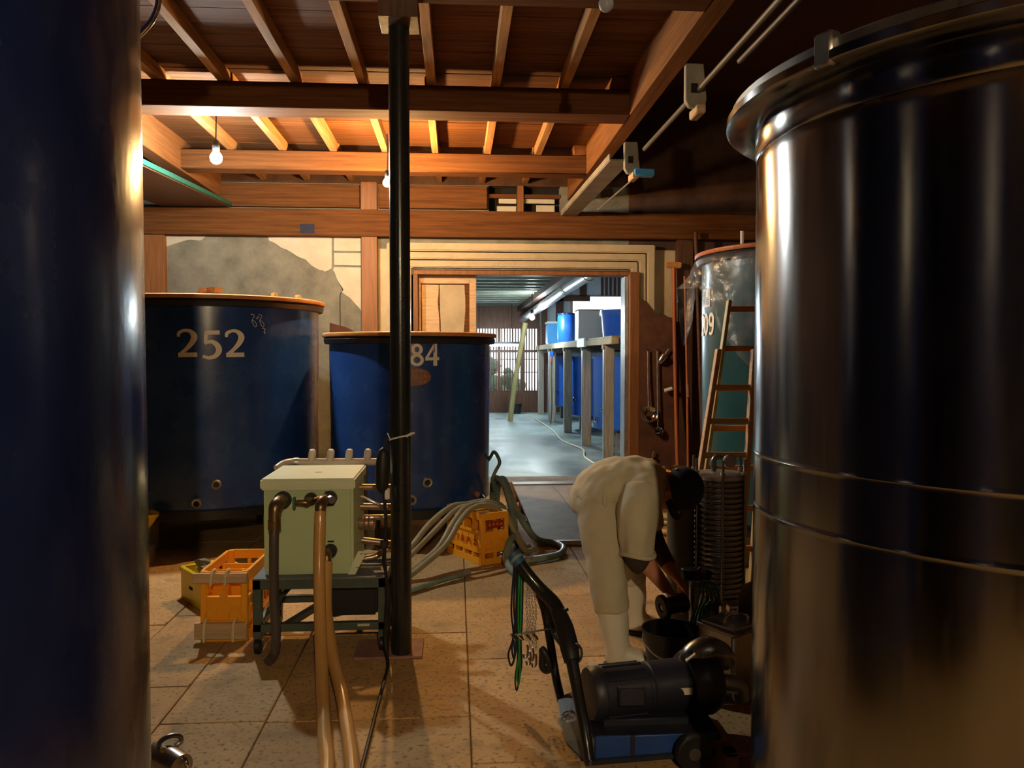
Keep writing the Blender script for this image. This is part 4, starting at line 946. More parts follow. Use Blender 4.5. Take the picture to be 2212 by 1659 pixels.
# ------------------------------------------------------------------ person
T = thing('person', 'person bending forward in beige work clothes, white boots and dark navy cap', 'person', (0.87, 4.05, 0))
LP_ = {'hipn': (.715, 3.965, .765), 'hipf': (.735, 4.145, .765), 'kneen': (.735, 3.865, .42), 'ankn': (.775, 3.82, .085), 'kneef': (.925, 4.255, .40), 'ankf': (.965, 4.29, .085)}
b = MB()
b.tube([(.69, 4.05, .73), (.735, 4.05, .80), (.83, 4.04, .845), (.94, 4.02, .86), (1.01, 4.02, .865)], 0, n=20, k=4, side=(0, 1, 0), ell=[(.13, .09), (.15, .10), (.14, .095), (.16, .105), (.12, .07)])
b.tube([(1.0, 4.02, .865), (1.045, 4.015, .865), (1.08, 4.01, .858)], [.06, .055, .055], n=16, k=3)              # neck
HC = V(1.11, 3.985, .832)
zc = V(.80, -.56, .16).normalized(); xc = V(-.10, .02, -1.0); xc = (xc - zc * xc.dot(zc)).normalized(); yc = zc.cross(xc)
HM = Matrix.Translation(HC) @ Matrix((xc, yc, zc)).transposed().to_4x4()     # crown to the right and towards the viewer, face down
hb_ = MB(); hb_.ball((0, 0, 0), .1, (.94, .78, 1.10), n=28, m=18); b.add([HM @ V(p) for p in hb_.v], hb_.f)
hf = MB(); hf.ball((.035, 0, -.055), .062, (1.0, .95, 1.0), n=20, m=12)          # jaw
hf.tube([(.085, 0, .015), (.112, 0, -.022), (.088, 0, -.032)], [.010, .016, .010], n=10, k=3)   # nose
hf.ball((.088, 0, -.066), .016, (.6, 1.5, .5), n=12, m=8)                          # lips
hf.ball((.080, 0, -.092), .02, (.8, 1.1, .8), n=12, m=8)                           # chin
for s in (-1, 1):
    hf.ball((-.005, s * .078, -.01), .03, (.7, .35, 1.1), n=12, m=8)               # ears
    hf.ball((.076, s * .032, .028), .02, (.5, 1.2, .45), n=10, m=8)                # brows
b.add([HM @ V(p) for p in hf.v], hf.f)
for sh, el, wr in (((.90, 3.885, .83), (.862, 3.80, .57), (1.015, 3.815, .375)), ((.955, 4.18, .81), (1.03, 4.22, .53), (1.115, 4.06, .375))):
    b.tube([sh, V(sh).lerp(V(el), .5), el, V(el).lerp(V(wr), .35), V(el).lerp(V(wr), .75), wr], [.062, .055, .045, .044, .034, .028], n=16, k=4)
for h, k_, a in (('hipn', 'kneen', 'ankn'), ('hipf', 'kneef', 'ankf')):
    H, K, A = V(LP_[h]), V(LP_[k_]), V(LP_[a])
    b.tube([H, H.lerp(K, .5), K, K.lerp(A, .35), A], [.085, .075, .055, .055, .036], n=16, k=4)
    b.tube([A + V(-.03, 0, -.03), A + V(.03, -.01, -.045), A + V(.12, -.02, -.058)], [.035, .036, .024], n=14, k=3)
def hand(mb, W, fdir, across, nrm, curl=0.9):
    W, f, c, n = V(W), V(fdir).normalized(), V(across).normalized(), V(nrm).normalized()
    mb.tube([W - f * .015, W + f * .03, W + f * .085], 0, n=14, k=3, side=c, ell=[(.026, .022), (.036, .017), (.040, .014)])
    for i, (o, L, r) in enumerate(((-.031, .070, .0082), (-.010, .080, .0086), (.011, .075, .0084), (.031, .060, .0074))):
        p = W + f * (.078 - abs(o) * .2) + c * o; pts = [p - f * .012, p]; d = f.copy(); a = 0
        for j, fr in enumerate((.45, .32, .23)):
            a += curl * (.45, .5, .35)[j]; d = f * math.cos(a) - n * math.sin(a); pts.append(pts[-1] + d * L * fr)
        mb.tube(pts, [r * 1.05, r * 1.05, r, r * .92, r * .75], n=10)
    q = W + f * .02 - c * .032
    mb.tube([W + f * .008 - c * .018, q, q + f * .03 - c * .018 - n * .016, q + f * .056 - c * .012 - n * .034], [.014, .0125, .0105, .008], n=10)
hand(b, (1.018, 3.815, .372), (.78, .02, -.62), (.10, -.98, .10), (.60, .05, .78), 1.0)
hand(b, (1.118, 4.055, .372), (.55, -.35, -.75), (-.3, -.9, .25), (.72, -.1, .65), 1.0)
me = localise(fuse(b, .0052, 3), T); obj('body', me, 'skin', T)
def folds(fr, am, sx=(1, 1, 1)):
    def f(p):
        q = V(p.x * sx[0], p.y * sx[1], p.z * sx[2])
        v = noise.noise(q * fr); w2 = noise.noise(q * fr * 2.3 + V(3, 1, 7))
        return am * ((1 - abs(v) * 2.2) * .6 + w2 * .6)
    return f
# jacket
j = MB()
j.tube([(.655, 4.05, .755), (.70, 4.05, .80), (.76, 4.05, .845), (.83, 4.04, .868), (.92, 4.03, .872), (.985, 4.02, .872), (1.035, 4.02, .868)], 0, n=24, k=4, side=(0, 1, 0),
       ell=[(.165, .085), (.178, .112), (.172, .125), (.168, .122), (.185, .118), (.175, .105), (.085, .070)])
j.ball((.92, 3.875, .845), .09, (1.0, .8, .95)); j.ball((.965, 4.19, .83), .085)
j.tube([(.90, 3.885, .85), (.878, 3.835, .76), (.862, 3.808, .67), (.862, 3.80, .595), (.866, 3.80, .552)], [.095, .100, .088, .078, .076], n=20, k=4)
j.tube([(.965, 4.18, .82), (1.0, 4.205, .70), (1.025, 4.22, .59)], [.088, .082, .072], n=18, k=4)
me = localise(fuse(j, .0085, 5, folds(10, .0125, (1, 1, .5))), T)
J = obj('jacket', me, 'cloth_beige', T)
obj('collar', MB().tube([(1.045 + .012 * math.sin(a * 2), 4.017 + .078 * math.cos(a), .866 + .066 * math.sin(a)) for a in [2 * math.pi * i / 20 for i in range(20)]], .014, n=8, closed=True), 'cloth_beige', J, world=True)
obj('sleeve_hem', MB().tube([(.866 + .079 * math.cos(a), 3.80 + .079 * math.sin(a), .555 + .008 * math.sin(a * 2)) for a in [2 * math.pi * i / 24 for i in range(24)]], .012, n=8, closed=True), 'cloth_beige', J, world=True)
bl = MB().tube([(.735 + .018 * math.cos(a), 4.05 + .183 * math.cos(a), .80 + .125 * math.sin(a)) for a in [2 * math.pi * i / 28 for i in range(28)]], .012, n=8, closed=True)
obj('waistband', bl, 'cloth_trouser', J, world=True)
obj('dark_cuff', MB().tube([(.866, 3.80, .56), (.868, 3.80, .535), (.884, 3.802, .508), (.893, 3.803, .50)], [.064, .066, .060, .050], n=20, k=3), 'cuff_dark', T, world=True)
obj('dark_cuff', MB().tube([(1.028, 4.218, .60), (1.04, 4.205, .54), (1.065, 4.16, .48), (1.095, 4.10, .42)], [.056, .056, .048, .040], n=18, k=3), 'cuff_dark', T, world=True)
# trousers
t = MB()
t.tube([(.655, 4.05, .70), (.685, 4.05, .765), (.745, 4.05, .815)], 0, n=22, k=4, side=(0, 1, 0), ell=[(.150, .085), (.172, .118), (.170, .112)])
H, K, A = V(LP_['hipn']), V(LP_['kneen']), V(LP_['ankn'])
t.tube([H + V(-.01, 0, -.01), H.lerp(K, .35) + V(-.008, 0, 0), H.lerp(K, .7), K, K.lerp(A, .45)], [.102, .106, .096, .088, .082], n=20, k=4)
H, K, A = V(LP_['hipf']), V(LP_['kneef']), V(LP_['ankf'])
t.tube([H + V(-.01, 0, -.01), H.lerp(K, .4), H.lerp(K, .75), K, K.lerp(A, .35)], [.100, .102, .090, .080, .074], n=20, k=4)
me = localise(fuse(t, .0085, 5, folds(8.5, .012, (1, 1, .65))), T); obj('trousers', me, 'cloth_trouser', T)
# boots
for s, (K, A, yaw) in enumerate(((V(LP_['kneen']), V(LP_['ankn']), -14), (V(LP_['kneef']), V(LP_['ankf']), -8))):
    fd = Matrix.Rotation(R(yaw), 3, 'Z') @ V(1, 0, 0); m_ = MB(); g0 = V(A.x, A.y, 0)
    top = K.lerp(A, .36 if s == 0 else .28)
    m_.tube([top, K.lerp(A, .6), K.lerp(A, .85), g0 + V(0, 0, .10), g0 + V(0, 0, .03)], [.078, .074, .062, .060, .058], n=20, k=4)
    m_.tube([g0 - fd * .055 + V(0, 0, .05), g0 + V(0, 0, .062), g0 + fd * .07 + V(0, 0, .055), g0 + fd * .15 + V(0, 0, .042), g0 + fd * .185 + V(0, 0, .034)], 0, n=18, k=4,
            side=fd.cross(V(0, 0, 1)), ell=[(.036, .034), (.050, .055), (.050, .048), (.048, .034), (.030, .022)])
    me = localise(fuse(m_, .006, 6), T); B = obj('boot', me, 'boot_white', T)
    so = MB(); pts = []
    for i in range(28):
        a = 2 * math.pi * i / 28; u = .062 + .130 * math.cos(a); w3 = .050 * math.sin(a) * (1.06 - .12 * math.cos(a)); p = g0 + fd * u + fd.cross(V(0, 0, 1)) * w3; pts.append((p.x, p.y))
    so.prism(pts, .022, 'z', .001); obj('sole', so, 'sole_dark', B, world=True, bevel=.003)
    d = (K - A).normalized()
    obj('boot_rim', MB().cyl(top - d * .01, top + d * .012, .0805, n=26), 'boot_white', B, world=True, bevel=.004)
# cap and hair
cp = MB(); prof = [(.112 * math.cos(a), .112 * math.sin(a) * 1.02) for a in [math.pi / 2 * i / 10 for i in range(11)]]; prof[-1] = (1e-4, prof[-1][1])
cp.lathe([(.113, -.018)] + prof, 36, M=HM @ Matrix.Translation((-.004, 0, .020)) @ Matrix.Diagonal((1.0, .92, 1, 1)))
C = obj('cap', cp, 'cap_navy', T, world=True)
br = MB(); n = 20
for lay in (0, 1):
    for i in range(n + 1):
        a = -1.15 + 2.3 * i / n
        for q, rr in enumerate((.100, .155 - .030 * (abs(a) / 1.15) ** 2)):
            br.v.append(tuple(HM @ V(rr * math.cos(a) - .004, rr * math.sin(a) * .92, -.006 - .012 * q - .006 * lay - .02 * a * a * q * .3)))
W_ = 2 * (n + 1)
for i in range(n):
    a = 2 * i; br.f += [(a, a + 1, a + 3, a + 2), (W_ + a, W_ + a + 2, W_ + a + 3, W_ + a + 1), (a + 1, W_ + a + 1, W_ + a + 3, a + 3), (a, a + 2, W_ + a + 2, W_ + a)]
obj('brim', br, 'cap_navy', C, world=True)
obj('gold_strap', MB().tube([HM @ V(-.110, -.030, .002), HM @ V(-.114, 0, .004), HM @ V(-.110, .030, .002)], .010, n=8, k=3).tube([HM @ V(-.106, -.045, .02), HM @ V(-.100, -.05, .03)], .008, n=6), 'gold', C, world=True)
hr = MB(); hr.lathe([(.088, .0), (.096, .005), (.098, .03), (.09, .05)], 28, M=HM @ Matrix.Translation((-.012, 0, -.01)) @ Matrix.Diagonal((1, .88, 1, 1)))
obj('hair', hr, 'hair_black', T, world=True)
for s in (-1, 1):
    obj('eye', MB().ball(HM @ V(.083, s * .030, .010), .0105, n=12, m=8), 'white_plastic', T, world=True)

# ------------------------------------------------------------------ things around the worker
c = (1.0, 3.66, 0)
T = thing('bucket', 'black plastic bucket standing in front of the worker', 'bucket', c)
obj('bucket_wall', MB().lathe([(.001, .004), (.102, .004), (.106, .0), (.135, .225), (.142, .228), (.142, .240), (.132, .240), (.103, .012), (.001, .010)], 40), 'bucket_black', T)
obj('bail', MB().tube([(-.137, 0, .225), (-.142, -.03, .19), (-.10, -.115, .15), (0, -.15, .135), (.10, -.115, .15), (.142, -.03, .19), (.137, 0, .225)], .0035, n=6, k=4), 'galv', T)
T = thing('hose_coupling', 'black hose coupling with a small hole held over the bucket', 'hose fitting', (.975, 3.76, .30))
Mh = Matrix.Translation((.968, 3.752, .305)) @ V(.95, .25, .12).to_track_quat('Z', 'Y').to_matrix().to_4x4()
obj('flange', MB().lathe([(.022, .0), (.056, .0), (.060, .006), (.060, .022), (.050, .028), (.022, .028)], 28, M=Mh, closed=True), 'black_rubber', T, world=True)
obj('bore_plug', MB().lathe([(1e-4, .004), (.014, .004), (.014, .02), (1e-4, .02)], 16, M=Mh), 'strap_cream', T, world=True)
obj('pipe_stub', MB().lathe([(.030, .026), (.040, .03), (.040, .10), (.046, .105), (.046, .13), (.034, .14)], 24, M=Mh), 'black_rubber', T, world=True)
T = thing('steel_can', 'square steel oil can with a cap beside the black bucket', 'can', (1.225, 3.52, 0), R(32))
obj('can_body', MB().box(-.105, .105, -.105, .105, 0, .315), 'galv', T, bevel=.016, seg=3)
obj('can_ridge', MB().box(-.109, .109, -.109, .109, .285, .305), 'steel_dark', T, bevel=.006)
e = obj('spout', MB().lathe([(.03, .314), (.032, .32), (.032, .345), (.026, .35)], 20, c=(.05, .03, 0)), 'galv', T)
obj('cap', MB().lathe([(.036, .345), (.036, .372), (.030, .378), (1e-4, .38)], 20, c=(.05, .03, 0)), 'chrome', e)
obj('handle', MB().tube([(-.07, -.02, .313), (-.06, -.02, .345), (.0, -.02, .352), (.05, -.05, .345), (.055, -.05, .313)], .007, n=8, k=3), 'chrome', T)
T = thing('filter_vessel', 'small filter vessel with a shiny chrome dome behind the steel can', 'filter', (1.20, 3.74, 0))
obj('vessel_body', MB().lathe([(.05, 0), (.06, .01), (.06, .25), (.055, .27)], 26), 'drum_grey', T)
obj('chrome_dome', MB().lathe([(.048, .265), (.050, .29), (.050, .335), (.044, .365), (.025, .385), (1e-4, .39)], 26), 'chrome', T)
obj('clamp_ring', MB().lathe([(.056, .255), (.066, .255), (.066, .28), (.056, .28)], 26, closed=True), 'galv', T)
cg = MB()
for k in range(6):
    cg.tube([(1.10 + .012 * k, 3.72 - .01 * k, .42 + .006 * k), (1.125 + .015 * k, 3.68, .435), (1.12 + .02 * k, 3.65, .40 - .01 * k), (1.11 + .012 * k, 3.655, .33), (1.085 + .018 * k, 3.66, .26 - .01 * k), (1.11 + .016 * k, 3.67, .20)], .0055, n=6, k=5)
solo('cable_bundle', cg, 'cable_green', 'tangle of thin green cable hung beside the chrome dome', 'cable', (1.13, 3.7, .2))
T = thing('valve_stand', 'dark valve stand with red knob behind the green cable', 'valve', (1.16, 3.86, 0))
obj('stand_pipe', MB().cyl((1.16, 3.86, 0), (1.16, 3.86, .42), .024, n=14), 'steel_dark', T, world=True)
obj('valve_head', MB().box(1.10, 1.24, 3.82, 3.90, .41, .46), 'black_rubber', T, world=True, bevel=.008)
obj('red_knob', MB().tube([(1.175, 3.83, .475), (1.19, 3.825, .455), (1.205, 3.82, .45)], .009, n=8), 'red_print', T, world=True)
T = thing('pressure_vessel', 'dull grey rounded vessel half hidden by the polished tank', 'tank', (1.42, 3.62, 0))
obj('vessel_body', MB().lathe([(.10, 0), (.12, .02), (.125, .20), (.125, .36), (.10, .43), (.05, .46), (1e-4, .465)], 32), 'drum_grey', T)
obj('vessel_band', MB().lathe([(.126, .18), (.130, .19), (.130, .21), (.126, .22)], 32, closed=True), 'steel_dark', T)
# stacked plate filter
T = thing('plate_filter', 'upright stack of round steel filter plates with tie rods', 'filter', (1.445, 4.36, 0))
for k in range(3):
    a = R(120 * k + 30); obj('leg', MB().tube([(.09 * math.cos(a), .09 * math.sin(a), .17), (.13 * math.cos(a), .13 * math.sin(a), 0)], .014, n=10), 'steel_dark', T)
obj('base_plate', MB().lathe([(.15, .16), (.155, .165), (.155, .19), (.15, .195)], 40), 'steel_dark', T)
for k in range(22):
    z = .197 + .0288 * k
    o = obj('filter_plate', MB().lathe([(.132, z), (.142, z + .003), (.144, z + .012), (.142, z + .019), (.132, z + .022), (.130, z + .0286)], 40), 'steel_dark', T) if k == 0 else None
    if k == 0: first = o
    else:
        c_ = first.copy(); COL.objects.link(c_); c_.parent = T; c_.location = (0, 0, .0288 * k); XF[c_.name] = XF[T.name]
obj('head_plate', MB().lathe([(.135, .83), (.142, .833), (.142, .852), (.125, .862), (1e-4, .87)], 40), 'galv', T)
for k in range(6):
    a = R(60 * k + 20); x, y = .148 * math.cos(a), .148 * math.sin(a); o = obj('tie_rod', MB().cyl((x, y, .18), (x, y, .945), .0075, n=10), 'steel_dark', T)
    obj('rod_nut', MB().cyl((x, y, .862), (x, y, .88), .014, n=6), 'galv', o)
obj('sight_glass', MB().lathe([(.03, .0), (.036, .004), (.036, .022), (.03, .028)], 22, M=Matrix.Translation((.045, -.03, .925)) @ Matrix.Rotation(R(80), 4, 'X')), 'galv', T)
obj('top_pipe', MB().tube([(-.03, 0, .86), (-.03, 0, .93), (.0, 0, .945), (.045, -.02, .93)], .014, n=10, k=3), 'steel_dark', T)
T = thing('grey_drum', 'slim grey drum standing left of the plate filter', 'drum', (1.232, 4.36, 0))
obj('drum_body', MB().lathe([(.068, 0), (.074, .01), (.074, .40), (.076, .405), (.076, .415), (.074, .42), (.074, .66), (.078, .665), (.078, .685), (.06, .69)], 32), 'drum_grey', T)
obj('drum_lid', MB().lathe([(1e-4, .70), (.076, .697), (.079, .690), (.079, .675)], 32), 'drum_grey', T)
solo('metal_spoon', MB().bar((1.05, 4.9, .34), (1.13, 4.86, .30), .015, .008).bar((1.13, 4.86, .30), (1.13, 4.86, .0), .015, .02), 'galv', 'thin metal rod standing behind the worker near the drum', 'rod', (1.13, 4.86, 0))

# ------------------------------------------------------------------ pump trolley
T = thing('pump_trolley', 'dark blue pump trolley with a bent tubular handle in front', 'pump', (.70, 3.05, 0))
obj('bed_frame', MB().box(.50, .98, 2.90, 3.33, .075, .105), 'pump_navy', T, world=True, bevel=.006)
obj('side_skirt', MB().prism([(.505, .022), (.92, .050), (.95, .110), (.505, .112)], .012, 'y', 2.885), 'pump_blue', T, world=True, bevel=.003)
obj('skirt_strap', MB().box(.635, .650, 2.879, 2.886, .02, .115), 'pump_navy', T, world=True)
obj('bottom_rail', MB().bar((.47, 2.875, .022), (.95, 2.875, .045), .018, .016), 'pump_navy', T, world=True)
near = [(.238, 3.35, .672), (.262, 3.335, .642), (.300, 3.31, .592), (.345, 3.29, .542), (.400, 3.24, .492), (.425, 3.17, .428), (.437, 3.08, .365), (.452, 3.0, .255), (.470, 2.90, .12), (.478, 2.86, .04)]
hn = obj('handle', MB().tube(near, [.021, .025, .026, .027, .028, .029, .026, .022, .021, .020], n=16, k=5), 'black_steel', T, world=True)
obj('handle', MB().tube([(.245, 3.36, .664), (.285, 3.42, .60), (.335, 3.46, .52), (.382, 3.48, .404), (.406, 3.46, .26), (.424, 3.42, .13), (.441, 3.35, .045)], [.018, .02, .021, .020, .0185, .0185, .0185], n=14, k=5), 'black_steel', T, world=True)
obj('grip_tape', MB().tube([(.236, 3.352, .675), (.250, 3.343, .657), (.266, 3.332, .637)], .0285, n=16, k=3), 'cord_blue', hn, world=True)
obj('tape_band', MB().tube([(.247, 3.345, .660), (.254, 3.340, .652)], .0292, n=16), 'green_hose', hn, world=True)
obj('handle_sleeve', MB().tube([(.410, 3.225, .472), (.427, 3.16, .425), (.437, 3.085, .37), (.442, 3.05, .33)], [.030, .036, .037, .031], n=16, k=4), 'black_rubber', hn, world=True)
obj('cord_hook', MB().tube([(.455 + .028 * math.cos(a), 3.07, .352 + .040 * math.sin(a)) for a in [R(-120 + 24 * i) for i in range(11)]], .005, n=8), 'steel_dark', hn, world=True)
obj('handle_stud', MB().cyl((.425, 3.2, .478), (.445, 3.19, .488), .007, n=8), 'black_rubber', hn, world=True)
obj('handle_stay', MB().tube([(.36, 3.27, .53), (.385, 3.32, .46), (.408, 3.30, .36), (.428, 3.12, .35)], [.012, .016, .018, .012], n=10, k=4), 'black_rubber', T, world=True)
fp = MB(); fp.add([(.425, 3.36, .055), (.486, 3.32, .100), (.505, 2.90, .100), (.482, 2.855, .020), (.415, 3.05, .018), (.43, 3.37, .045), (.49, 3.33, .09), (.51, 2.91, .09), (.487, 2.865, .012), (.42, 3.06, .010)],
       [(0, 1, 2, 3, 4), (9, 8, 7, 6, 5), (0, 5, 6, 1), (1, 6, 7, 2), (2, 7, 8, 3), (3, 8, 9, 4), (4, 9, 5, 0)])
obj('foot_plate', fp, 'plate_blue', T, world=True, smooth=20)
# motor and pump head
ax0, ax1 = V(.500, 3.04, .205), V(.905, 3.12, .205); ad = (ax1 - ax0).normalized()
Mm = Matrix.Translation(ax0) @ ad.to_track_quat('Z', 'Y').to_matrix().to_4x4()
mo = obj('motor', MB().lathe([(.06, .0), (.095, .004), (.105, .02), (.105, .045), (.098, .05), (.098, .225), (.092, .230), (.092, .245), (.098, .25), (.098, .40), (.085, .415)], 40, M=Mm), 'pump_navy', T, world=True)
for k in range(16):
    a = 2 * math.pi * k / 16; p = V(.099 * math.cos(a), .099 * math.sin(a), .06); q = V(.099 * math.cos(a), .099 * math.sin(a), .22)
    obj('cooling_rib', MB().bar(Mm @ p, Mm @ q, .006, .008, Mm.to_3x3() @ V(math.cos(a), math.sin(a), 0)), 'pump_navy', mo, world=True)
obj('terminal_box', MB().box(.60, .70, 2.925, 2.96, .20, .27), 'pump_navy', mo, world=True, bevel=.006)
obj('motor_foot', MB().box(.55, .88, 2.98, 3.16, .10, .13), 'pump_navy', T, world=True, bevel=.005)
hd = obj('pump_head', MB().lathe([(.08, .40), (.115, .405), (.128, .43), (.128, .50), (.115, .53), (.07, .55)], 36, M=Mm), 'pump_navy', T, world=True)
ph = Mm @ V(0, 0, .465)
obj('head_cover', MB().tube([ph + V(-.05, -.01, .06), ph + V(-.02, -.01, .105), ph + V(.04, 0, .125), ph + V(.10, .01, .10), ph + V(.13, .02, .06)], [.035, .05, .056, .05, .035], n=18, k=4), 'steel_dark', hd, world=True)
obj('spec_sticker', MB().bar(ph + V(-.060, -.045, .105), ph + V(-.025, -.050, .135), .004, .038, (.3, -.9, .3)), 'label_cream', hd, world=True)
obj('warning_mark', MB().bar(ph + V(-.045, -.0485, .113), ph + V(-.030, -.052, .130), .004, .02, (.3, -.9, .3)), 'orange_plastic', hd, world=True)
obj('name_plate', MB().boxm((.05, .003, .026), Matrix.Translation(ax0 + ad * .385 + V(0, -.0995, .01))), 'label_cream', mo, world=True)
for x, y in ((.855, 2.835), (.86, 3.36)):
    wl = obj('wheel', MB().lathe([(.020, -.018), (.045, -.018), (.062, -.020), (.068, -.014), (.068, .014), (.062, .020), (.045, .018), (.020, .018)], 32, M=Matrix.Translation((x, y, .068)) @ Matrix.Rotation(R(90), 4, 'X') @ Matrix.Rotation(R(8), 4, 'Y')), 'black_rubber', T, world=True)
    obj('wheel_hub', MB().lathe([(1e-4, -.022), (.022, -.022), (.022, .022), (1e-4, .022)], 18, M=Matrix.Translation((x, y, .068)) @ Matrix.Rotation(R(90), 4, 'X')), 'steel_dark', wl, world=True)
obj('outlet_pipe', MB().tube([ph + V(.05, 0, 0), ph + V(.12, 0, -.01), ph + V(.17, .01, -.03), ph + V(.19, .02, -.08)], .035, n=16, k=4), 'steel_dark', T, world=True)
solo('floor_bracket', MB().box(.965, 1.01, 2.80, 2.86, .0, .075).box(.965, 1.06, 2.80, 2.86, .060, .075), 'rust_plate', 'small rusty bracket on the floor beside the trolley wheel', 'bracket', (.985, 2.83, 0), bevel=.003)
# cords and chains over the handle
def loop(x, y, zt, zb, wdt, r, m, label, group, ph_=0.0):
    pts = [(x - .004, y, zt), (x - wdt * .6, y - .004, zt - (zt - zb) * .45), (x - wdt * .3, y, zt - (zt - zb) * .72), (x - wdt, y, zb + .05), (x - wdt * .6, y, zb), (x - wdt * .1, y, zb + .045), (x - wdt * .25, y + .004, zt - (zt - zb) * .72), (x + wdt * .1, y + .004, zt - (zt - zb) * .45), (x + .004, y, zt)]
    return solo('rope_loop', MB().tube(pts, r, n=6, k=5), m, label, 'rope', (x, y, zt), group)
loop(.246, 3.345, .650, .205, .030, .0045, 'cord_navy', 'black cord loop hanging furthest left from the trolley handle', 'cords on the trolley handle')
loop(.252, 3.360, .648, .230, .020, .0045, 'cord_navy', 'thinner black cord loop just inside the leftmost cord', 'cords on the trolley handle')
for k, (x, zb, m, lb) in enumerate(((.268, .115, 'cord_green', 'green cord loop hanging lowest from the trolley handle'), (.262, .09, 'cord_navy', 'dark straight cord hanging beside the green cord loop'), (.276, .16, 'cord_navy', 'dark cord loop hanging between green cord and chains'), (.272, .13, 'cable_green', 'slim dark green cord hanging behind the green loop'))):
    loop(x, 3.36 + .006 * k, .632, zb, .016, .0038, m, lb, 'cords on the trolley handle')
for k, (x, zt, zb) in enumerate(((.296, .585, .285), (.308, .575, .255), (.320, .56, .27), (.332, .545, .245))):
    ch_ = thing('hanging_chain', ('first', 'second', 'third', 'last')[k] + ' steel chain counted rightwards from the cords on the trolley handle', 'chain', (x, 3.37, zt), 0, 'chains on the trolley handle')
    L = .017; n = int((zt - zb) / (L * .74)); me0 = None
    for q in range(n):
        z = -q * L * .74
        if q < 2:
            pts = [((.0045 * math.cos(a)) if q % 2 == 0 else 0, 0 if q % 2 == 0 else .0045 * math.cos(a), .0085 * math.sin(a)) for a in [2 * math.pi * i / 10 for i in range(10)]]
            lk = obj('chain_link', MB().tube(pts, .0016, n=5, closed=True), 'galv', ch_)
            if q == 0: ev = lk.data
            else: od = lk.data
        else:
            lk = obj('chain_link', ev if q % 2 == 0 else od, None, ch_)
        lk.location = (.003 * math.sin(q * .5 + k), 0, z)
    obj('hook', MB().tube([(0, 0, zb - zt), (.004, 0, zb - zt - .02), (.002, 0, zb - zt - .05), (-.010, 0, zb - zt - .058), (-.016, 0, zb - zt - .04)], .0045, n=8, k=3), 'steel_dark', ch_)
T = thing('clip_bundle', 'cluster of steel clips hanging at the middle of the chains', 'clip', (.31, 3.36, .31))
for k in range(4): obj('clip', MB().tube([(.225 + .03 * k, 3.352, .335), (.24 + .03 * k, 3.350, .322), (.250 + .03 * k, 3.352, .31)], [.007, .009, .005], n=8), 'chrome', T, world=True)
obj('clip_rod', MB().cyl((.225, 3.352, .330), (.415, 3.39, .345), .004, n=8), 'steel_dark', T, world=True)
solo('rubber_strap', MB().tube([(.37, 3.44, .235), (.385, 3.43, .21), (.40, 3.43, .18), (.40, 3.44, .15), (.385, 3.45, .14), (.37, 3.45, .16), (.372, 3.45, .21)], .016, n=10, closed=True, k=3), 'black_rubber', 'black rubber strap bunched round the far handle tube of the trolley', 'strap', (.39, 3.44, .18))

# metal fitting on the floor by the navy tank
T = thing('hose_fitting', 'dark metal hose fitting lying on the floor beside the navy tank', 'hose fitting', (-1.02, 2.95, 0))
obj('fitting_body', MB().tube([(-1.10, 2.98, .05), (-1.03, 2.93, .055), (-.97, 2.885, .05)], [.045, .05, .046], n=20, k=3), 'steel_dark', T, world=True)
obj('fitting_ring', MB().tube([(-1.035 + .032 * math.cos(a), 2.965 + .022 * math.cos(a), .105 + .022 * math.sin(a)) for a in [2 * math.pi * i / 20 for i in range(20)]], .009, n=8, closed=True), 'steel_dark', T, world=True)
obj('fitting_lever', MB().tube([(-.985, 2.90, .085), (-.955, 2.885, .075), (-.945, 2.88, .05)], [.012, .010, .008], n=10, k=3), 'chrome', T, world=True)
obj('fitting_foot', MB().box(-1.0, -.93, 2.86, 2.90, .0, .02), 'black_rubber', T, world=True, bevel=.004)
obj('fitting_screw', MB().ball((-1.035, 2.895, .112), .012, n=12, m=8), 'strap_cream', T, world=True)
# yellow funnel at the foot of tank 252
T = thing('yellow_funnel', 'yellow plastic funnel leaning at the foot of tank 252', 'funnel', (-2.28, 6.0, 0))
obj('funnel_cone', MB().lathe([(.012, 0), (.016, .10), (.09, .24), (.096, .245), (.096, .265), (.088, .265), (.012, .10), (.008, 0)], 28, M=Matrix.Translation((-2.285, 6.0, .11)) @ Matrix.Rotation(R(8), 4, 'Y')), 'yellow_plastic', T, world=True)
obj('funnel_stand', MB().box(-2.40, -2.20, 5.94, 6.06, 0.0, .13), 'concrete', T, world=True, bevel=.006)

# ------------------------------------------------------------------ tools on the wall, poles and ladders
def ladle(x, zt, zb, r, label):
    T = thing('ladle', label, 'ladle', (x, YW - .13, zt), 0, 'ladles on the wall')
    obj('shaft', MB().tube([(x, YW - .135, zt), (x + .004, YW - .14, (zt + zb) / 2), (x + .01, YW - .15, zb + r)], .008, n=8), 'galv', T, world=True)
    M = Matrix.Translation((x + .018, YW - .15, zb)) @ Matrix.Rotation(R(78), 4, 'X')
    obj('bowl', MB().lathe([(1e-4, -.055), (r * .5, -.048), (r * .85, -.025), (r, .0), (r + .004, .004), (r - .006, .0), (r * .8, -.022), (r * .45, -.042), (1e-4, -.048)], 28, M=M), 'chrome', T, world=True)
    obj('hook', MB().tube([(x, YW - .10, zt + .02), (x, YW - .14, zt + .018), (x, YW - .14, zt - .01)], .004, n=6), 'black_rubber', T, world=True)
ladle(2.085, 1.56, .865, .090, 'long steel ladle with a wide bowl hung on the clay wall')
ladle(2.19, 1.56, .68, .045, 'thin steel dipper with a small bowl right of the wide ladle')
